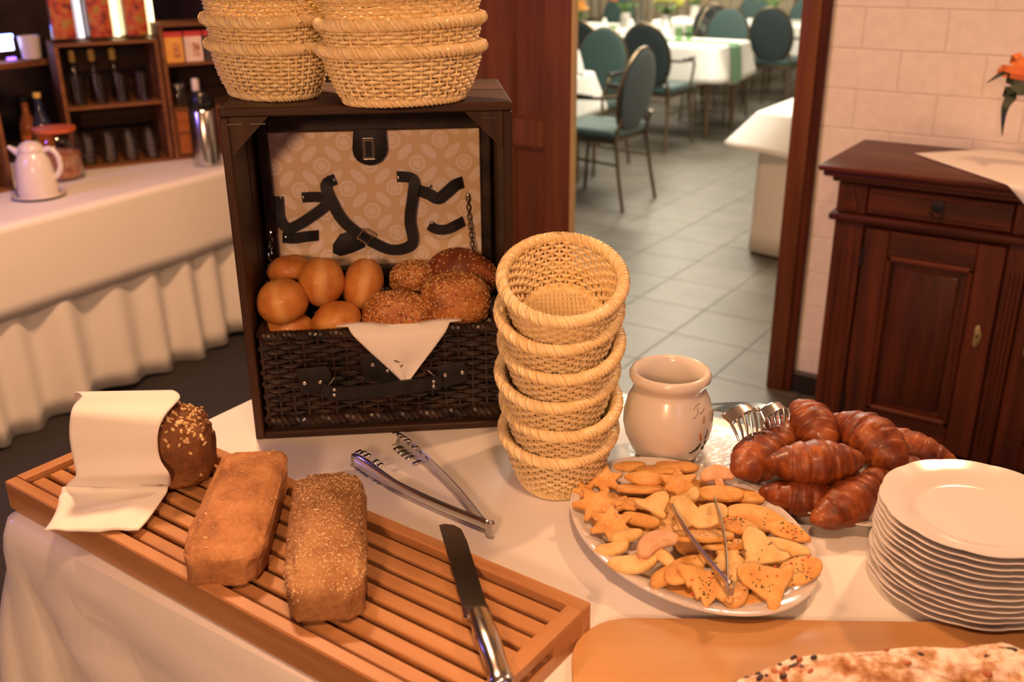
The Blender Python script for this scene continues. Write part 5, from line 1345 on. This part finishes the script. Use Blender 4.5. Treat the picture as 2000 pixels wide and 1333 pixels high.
# big glass jar, bottles and a further crate at the picture edge
c = at(122, 350, KZ); bj = thing('storage_jar', 'round glass jar with red and orange contents behind the jug', 'glass jar', (c.x, c.y, KZ + .0006))
MB().lathe([(.07, 0), (.085, .004), (.088, .05), (.088, .15), (.075, .175), (.070, .18), (.066, .18), (.071, .172), (.083, .15), (.083, .05), (.07, .008), (.002, .007)], 32).build('body', M_['glass'], bj, 40)
MB().lathe([(.068, .009), (.080, .03), (.081, .10), (.02, .115), (.002, .116)], 24).build('muesli', labelmat('muesli_mix', ((.15, .05, .02), (.55, .14, .05), (.60, .28, .15), (.60, .42, .28)), 60), bj, 40)
MB().lathe([(.074, .1805), (.078, .184), (.078, .196), (.02, .203), (.002, .2035)], 28).build('lid', mat('red_lid', (.55, .09, .03), (.62, .18, .06), 20, rough=.4), bj, 40)
bots = [(98, 330, .30, (.03, .04, .10), 'gold-capped glass bottle behind the jug', 'yellow'), (70, 322, .27, (.30, .10, .03), 'amber juice bottle with dark cap behind the jug', 'black')]
for px, py, h_, col_, lab, cap in bots:
    c = at(px, py, KZ); bt = thing('bottle', lab, 'bottle', (c.x, c.y, KZ + .0006), group='bottles behind the jug')
    MB().lathe([(.030, 0), (.035, .003), (.035, h_ * .55), (.030, h_ * .64), (.014, h_ * .78), (.013, h_ * .93), (.002, h_ * .931)], 20).build('body', mat('bottle_glass', col_, rough=.08, coat=.5), bt, 40)
    MB().lathe([(.0142, h_ * .932), (.0148, h_ * .94), (.0148, h_ * .995), (.002, h_)], 14).build('cap', M_[cap], bt); MB().lathe([(.0355, h_ * .18), (.0357, h_ * .18), (.0357, h_ * .46), (.0355, h_ * .46)], 20).build('label', lb, bt)
c0 = at(30, 372, KZ); c1 = at(-140, 410, KZ); e_ = (c0 - c1); ang = math.atan2(e_.y, e_.x); Lg = e_.length
FMx = T(c1.x, c1.y, KZ) @ RZ(ang)
zF = .44; shelfunit('cup_shelf', 'brown crate shelf cut by the left picture edge, beside the jug', 0, Lg, .22, (0, .22, zF), M=FMx)
q = FMx @ Vector((Lg - .09, .07, .0125)); gj = thing('cutlery_jar', 'glass jar of glinting spoons inside the crate at the left edge', 'glass jar', M=T(*q)); MB().lathe([(.05, 0), (.056, .003), (.058, .12), (.055, .12), (.052, .008), (.003, .007)], 24).build('body', M_['glass'], gj)
rnd = random.Random(2)
for i in range(9):
    a = rnd.random() * 6.28; b_ = rnd.random() * 6.28; MB().tube([(.03 * math.cos(a), .03 * math.sin(a), .01), (.042 * math.cos(b_), .042 * math.sin(b_), .15)], .0035, 6).build('spoon', M_['brass' if i % 3 == 0 else 'steel'], gj)
# drinks machine with a blue display, at the wall
dm = thing('drinks_machine', 'black drinks machine with glowing blue display at the left edge', 'drinks machine', (-4.0 + .02, 1.72, KZ + .001)); 
def mx(px, py): q = at_x(px, py, -3.975); return q - dm.location
a, b_, c_ = mx(-60, 62), mx(32, 92), mx(72, 130)
MB().box(-.40, -.02, -.45, .10, 0, .75, .01).build('case', M_['black'], dm)
MB().box(-.02, -.004, a.y, mx(28, 70).y, mx(10, 76).z, mx(10, 68).z, .002).build('display', emit('blue_display', (.16, .22, 1), 9), dm)
MB().box(-.02, -.004, a.y, mx(30, 90).y, mx(10, 100).z, mx(10, 77).z, .002).build('drip_panel', emit('lit_panel', (.75, .72, 1), 2.5), dm)
MB().box(-.02, -.004, mx(20, 120).y, mx(36, 120).y, mx(30, 134).z, mx(30, 112).z, .002).build('lower_lamp', emit('violet_lamp', (.25, .10, 1), 3), dm)
MB().box(-.019, .09, a.y, mx(80, 125).y, mx(40, 128).z, mx(40, 116).z, .003).build('cup_ledge', M_['cratelight'], dm)
q = mx(52, 112); tag(MB().lathe([(.028, 0), (.036, .003), (.042, .09), (.039, .09), (.033, .008), (.003, .007)], 24).build('cup', M_['china'], M=T(*(dm.location + Vector((.045, q.y, mx(40, 116).z + .001))))), 'bright white cup on the ledge of the drinks machine', 'cup')
# ------------------------------------------------------------------ dining room
M_['teal'] = cloth_mat('teal_upholstery', (.034, .074, .072)); M_['tealshade'] = cloth_mat('shaded_teal_back', (.020, .036, .042))  # back cover is the teal darkened, with the shade put into its colour
M_['bronze'] = mat('bronze_tube', (.16, .115, .07), rough=.35, metal=.7)
def make_chair():
    t_ = thing('banquet_chair', 'x', 'chair')
    MB().box(-.225, .225, -.20, .235, .43, .49, .02).build('seat', M_['teal'], t_, 60)
    tl = T(0, -.215, .70) @ RX(math.radians(10))
    MB().ball((.205, .024, .255), (0, .008, 0), 28, 16, None, tl).build('backrest', M_['teal'], t_, 60)
    MB().ball((.200, .016, .250), (0, -.022, 0), 28, 16, None, tl).build('back_cover', M_['tealshade'], t_, 60)
    MB().tube([(.208 * math.cos(q), -.004, .258 * math.sin(q)) for q in [2 * PI * k / 36 for k in range(36)]], .011, 6, True, tl).build('back_frame', M_['bronze'], t_, 60)
    for s_ in (-1, 1):
        MB().tube([(s_ * .19, .20, .43), (s_ * .205, .225, .22), (s_ * .215, .245, .0)], .012, 8).build('leg', M_['bronze'], t_, 60)
        MB().tube([(s_ * .185, -.235, .56), (s_ * .20, -.20, .44), (s_ * .21, -.235, .2), (s_ * .22, -.275, 0)], .012, 8).build('leg', M_['bronze'], t_, 60)
        MB().tube(spline([(s_ * .200, -.215, .69), (s_ * .235, -.10, .675), (s_ * .25, .05, .67), (s_ * .25, .12, .655), (s_ * .242, .14, .60), (s_ * .225, .13, .46)], 5), .011, 8).build('armrest', M_['bronze'], t_, 60)
        MB().box(s_ * .25 - .02, s_ * .25 + .02, -.06, .12, .676, .695, .008).build('arm_pad', M_['black'], t_)
        MB().tube([(s_ * .20, .21, .30), (s_ * .205, -.215, .28)], .009, 6).build('stretcher', M_['bronze'], t_)
    MB().box(-.215, .215, -.19, .225, .405, .429, .006).build('seat_frame', M_['bronze'], t_)
    return t_
ch0 = make_chair(); first = [True]
def chair(x, y, rz, label):
    o = ch0 if first[0] else copy_tree(ch0); first[0] = False
    o.location = (x, y, 0); o.rotation_euler = (0, 0, rz); o['label'] = label; o['group'] = 'dining chairs'
    return o
def xat(px, py, y): return at_y(px, py, y).x
chair(-3.05, 5.50, PI / 2, 'teal armchair nearest the doorway, turned sideways to the table on the left')
chair(xat(1276, 110, 7.25), 7.34, 0, 'armchair seen from behind at the middle table, just behind the nearest chair')
chair(xat(1150, 110, 6.35), 6.32, PI, 'armchair facing the camera behind the left table with the green runner')
chair(xat(1150, 80, 7.25), 7.34, 0, 'armchair seen from behind at the left end of the middle table')
chair(xat(1414, 60, 8.9), 8.76, PI, 'armchair facing the camera behind the green-runner end of the middle table')
chair(xat(1400, 30, 9.65), 9.74, .15, 'armchair seen from behind just above the one behind the middle table')
chair(xat(1516, 60, 9.45), 9.55, .0, 'armchair with round dark back standing alone close to the door frame')
chair(xat(1336, 40, 9.12), 9.12, PI / 2, 'armchair turned sideways behind the yellow flowers')
chair(xat(1192, 25, 10.6), 10.6, PI, 'armchair in the far left of the dining room beside the red flowers')
chair(xat(1466, 18, 11.2), 11.12, PI, 'armchair facing the camera behind the far table, left of the yellow flowers')
chair(xat(1570, 18, 11.2), 11.12, PI, 'armchair facing the camera behind the far table, cut by the door frame')
def dtable(x0, x1, y0, y1, where, drop=.30, seed=0, h=.74):
    t_ = thing('dining_table', f'cloth-covered dining table {where}', 'table', ((x0 + x1) / 2, (y0 + y1) / 2, 0))
    a, b = (x1 - x0) / 2 - .02, (y1 - y0) / 2 - .02
    MB().box(-a, a, -b, b, h - .035, h - .004, .004).build('table_top', M_['doorwood'], t_)
    for sx in (-1, 1):
        for sy in (-1, 1): MB().tube([(sx * (a - .06), sy * (b - .06), 0), (sx * (a - .06), sy * (b - .06), h - .036)], .02, 8).build('leg', M_['bronze'], t_)
    draped(x0, x1, y0, y1, h, drop, 'dining_cloth', M_['cloth'], f'white cloth of the table {where}', amp=.012, nw=3, seed=seed, group='white cloths in the dining room', step=.10, flare=.02, corner=.16)
dtable(-4.6, -3.36, 5.08, 5.92, 'at the left, next to the nearest chair', .30, 1)
dtable(-6.2, -3.27, 7.72, 8.42, 'in the middle, with a runner over its end', .32, 2)
dtable(-5.0, -2.4, 10.05, 10.75, 'at the back on the right', .32, 3)
dtable(-7.4, -4.62, 8.8, 9.5, 'at the back left under the red and yellow flowers', .32, 4)
# side table with a floor-length cloth and an overlay
draped(-1.80, -.62, 4.92, 5.50, .735, .72, 'floor_cloth', M_['cloth'], 'floor-length white cloth on the table right behind the door frame', amp=.012, nw=4, seed=6, step=.06, flare=.03, corner=.03)
draped(-1.83, -.60, 4.89, 5.53, .742, .24, 'top_cloth', M_['cloth'], 'short white overlay cloth on the table right behind the door frame', amp=.010, nw=3, seed=7, step=.08, flare=.03, corner=.22)
def trunner(pts, wd, lab):
    tag(MB().ribbon(pts, wd, .003, (0, 1, 0)).build('table_runner', M_['runner'], smooth=30), lab, 'table runner', 'green table runners')
trunner([(-4.5, 5.5, .7445), (-3.9, 5.5, .7445), (-3.50, 5.5, .7445)], .28, 'green runner lying on the left dining table by the nearest chair')
trunner([(-6.1, 8.06, .7445), (-3.30, 8.06, .7445), (-3.262, 8.06, .742), (-3.240, 8.06, .72), (-3.225, 8.06, .60), (-3.212, 8.06, .44)], .20, 'green runner hanging over the end of the middle dining table')
# flower arrangements
def bouquet(px, py, y, z, col1, col2, lab, r=.13, stem=.16, seed=0):
    x = xat(px, py, y); rnd = random.Random(seed); t_ = thing('flower_arrangement', lab, 'flowers', (x, y, z), group='flowers on the dining tables')
    MB().lathe([(.035, 0), (.045, .003), (.05, .10), (.042, .13), (.039, .13), (.046, .10), (.04, .008), (.003, .007)], 20).build('vase', M_['china'], t_)
    m = mat('blossom', col1, col2, 12, rough=.6); top = max(.20, stem + .04)
    for i in range(26):
        a = rnd.random() * 6.28; q = math.sqrt(rnd.random()); p = Vector((r * q * math.cos(a), r * q * math.sin(a), top + .09 * (1 - q * q) + rnd.uniform(-.02, .02)))
        mb = MB()
        for k in range(6): mb.ball((.022, .010, .005), (.018, 0, 0), 6, 4, None, T(*p) @ RZ(k * 1.05) @ RY(-.5))
        mb.ball(.008, p, 6, 4); mb.build('blossom', m, t_, 60)
        if i % 3 == 0: MB().tube([(0, 0, .05), tuple(p)], .003, 5).build('stem', M_['greenleaf'], t_)
    for i in range(12):
        a = rnd.random() * 6.28; P = [Vector((0, 0, .12)), Vector((r * .6 * math.cos(a), r * .6 * math.sin(a), top - .03)), Vector((r * 1.1 * math.cos(a), r * 1.1 * math.sin(a), top - .05 + .05 * rnd.random()))]
        P = spline(P, 4); MB().ribbon(P, [.006 + .034 * math.sin(PI * i_ / (len(P) - 1)) for i_ in range(len(P))], .002, (-math.sin(a), math.cos(a), 0)).build('leaf', M_['greenleaf'], t_)
M_['greenleaf'] = mat('fresh_leaf', (.05, .12, .02), (.12, .22, .04), 14, rough=.5)
bouquet(1222, 30, 9.2, .745, (.55, .05, .05), (.75, .16, .12), 'red flowers on the far left dining table', .15, .20, 1)
bouquet(1302, 30, 9.1, .745, (.55, .55, .05), (.75, .72, .15), 'yellow-green flowers on the far dining table, left of the sideways chair', .15, .18, 2)
bouquet(1510, 20, 10.4, .745, (.65, .58, .06), (.8, .7, .2), 'yellow flowers on the back right dining table above the lone chair', .17, .20, 3)
bouquet(1128, 25, 8.0, .745, (.70, .30, .05), (.8, .45, .1), 'orange flowers at the left end of the middle dining table by the jamb', .10, .14, 4)
bouquet(1358, 10, 10.5, .745, (.70, .28, .05), (.8, .45, .1), 'orange flowers on the back table above the middle table', .10, .14, 5)
# napkins and glasses on the middle table
def napcone(x, y, z, lab):
    tag(MB().lathe([(.045, 0), (.05, .002), (.028, .09), (.012, .14), (.003, .145)], 12, None, lambda a, r: 1 + .15 * math.cos(3 * a)).build('folded_napkin', M_['cloth'], M=T(x, y, z)), lab, 'napkin', 'folded napkins on the dining tables')
for px, y, lab in ((1232, 8.25, 'white folded napkin on the middle table below the red flowers'), (1300, 8.25, 'white folded napkin on the middle table below the yellow flowers'), (1128, 5.75, 'white folded napkin at the back of the left dining table'), (1180, 8.25, 'white folded napkin on the middle table next to the jamb')):
    napcone(xat(px, 70, y), y, .7455, lab)
M_['gglass'] = glass('green_tinted_glass', (.75, .9, .7))
wg = [(.030, 0), (.032, .002), (.004, .006), (.004, .07), (.028, .10), (.034, .14), (.030, .18), (.0285, .18), (.032, .14), (.026, .104), (.002, .075)]
wme = MB().lathe(wg, 16).mesh('wine_glass', M_['glass'], 50); tme = MB().lathe(gm, 16).mesh('green_tumbler', M_['gglass'], 50)
for i, (px, y, me, lab) in enumerate(((1215, 7.95, wme, 'wine glass on the middle table left of the chair back'), (1255, 8.3, wme, 'wine glass on the middle table straight above the chair back'), (1325, 8.0, tme, 'green tumbler on the middle table right of the chair back'), (1345, 8.2, tme, 'green tumbler on the middle table below the sideways chair'), (1372, 8.2, wme, 'wine glass on the middle table beside the facing chair'), (1195, 7.95, tme, 'green tumbler on the middle table close to the jamb'))):
    tag(put(me.name, me, M=T(xat(px, 80, y), y, .7455)), lab, 'glass', 'glasses on the middle dining table')
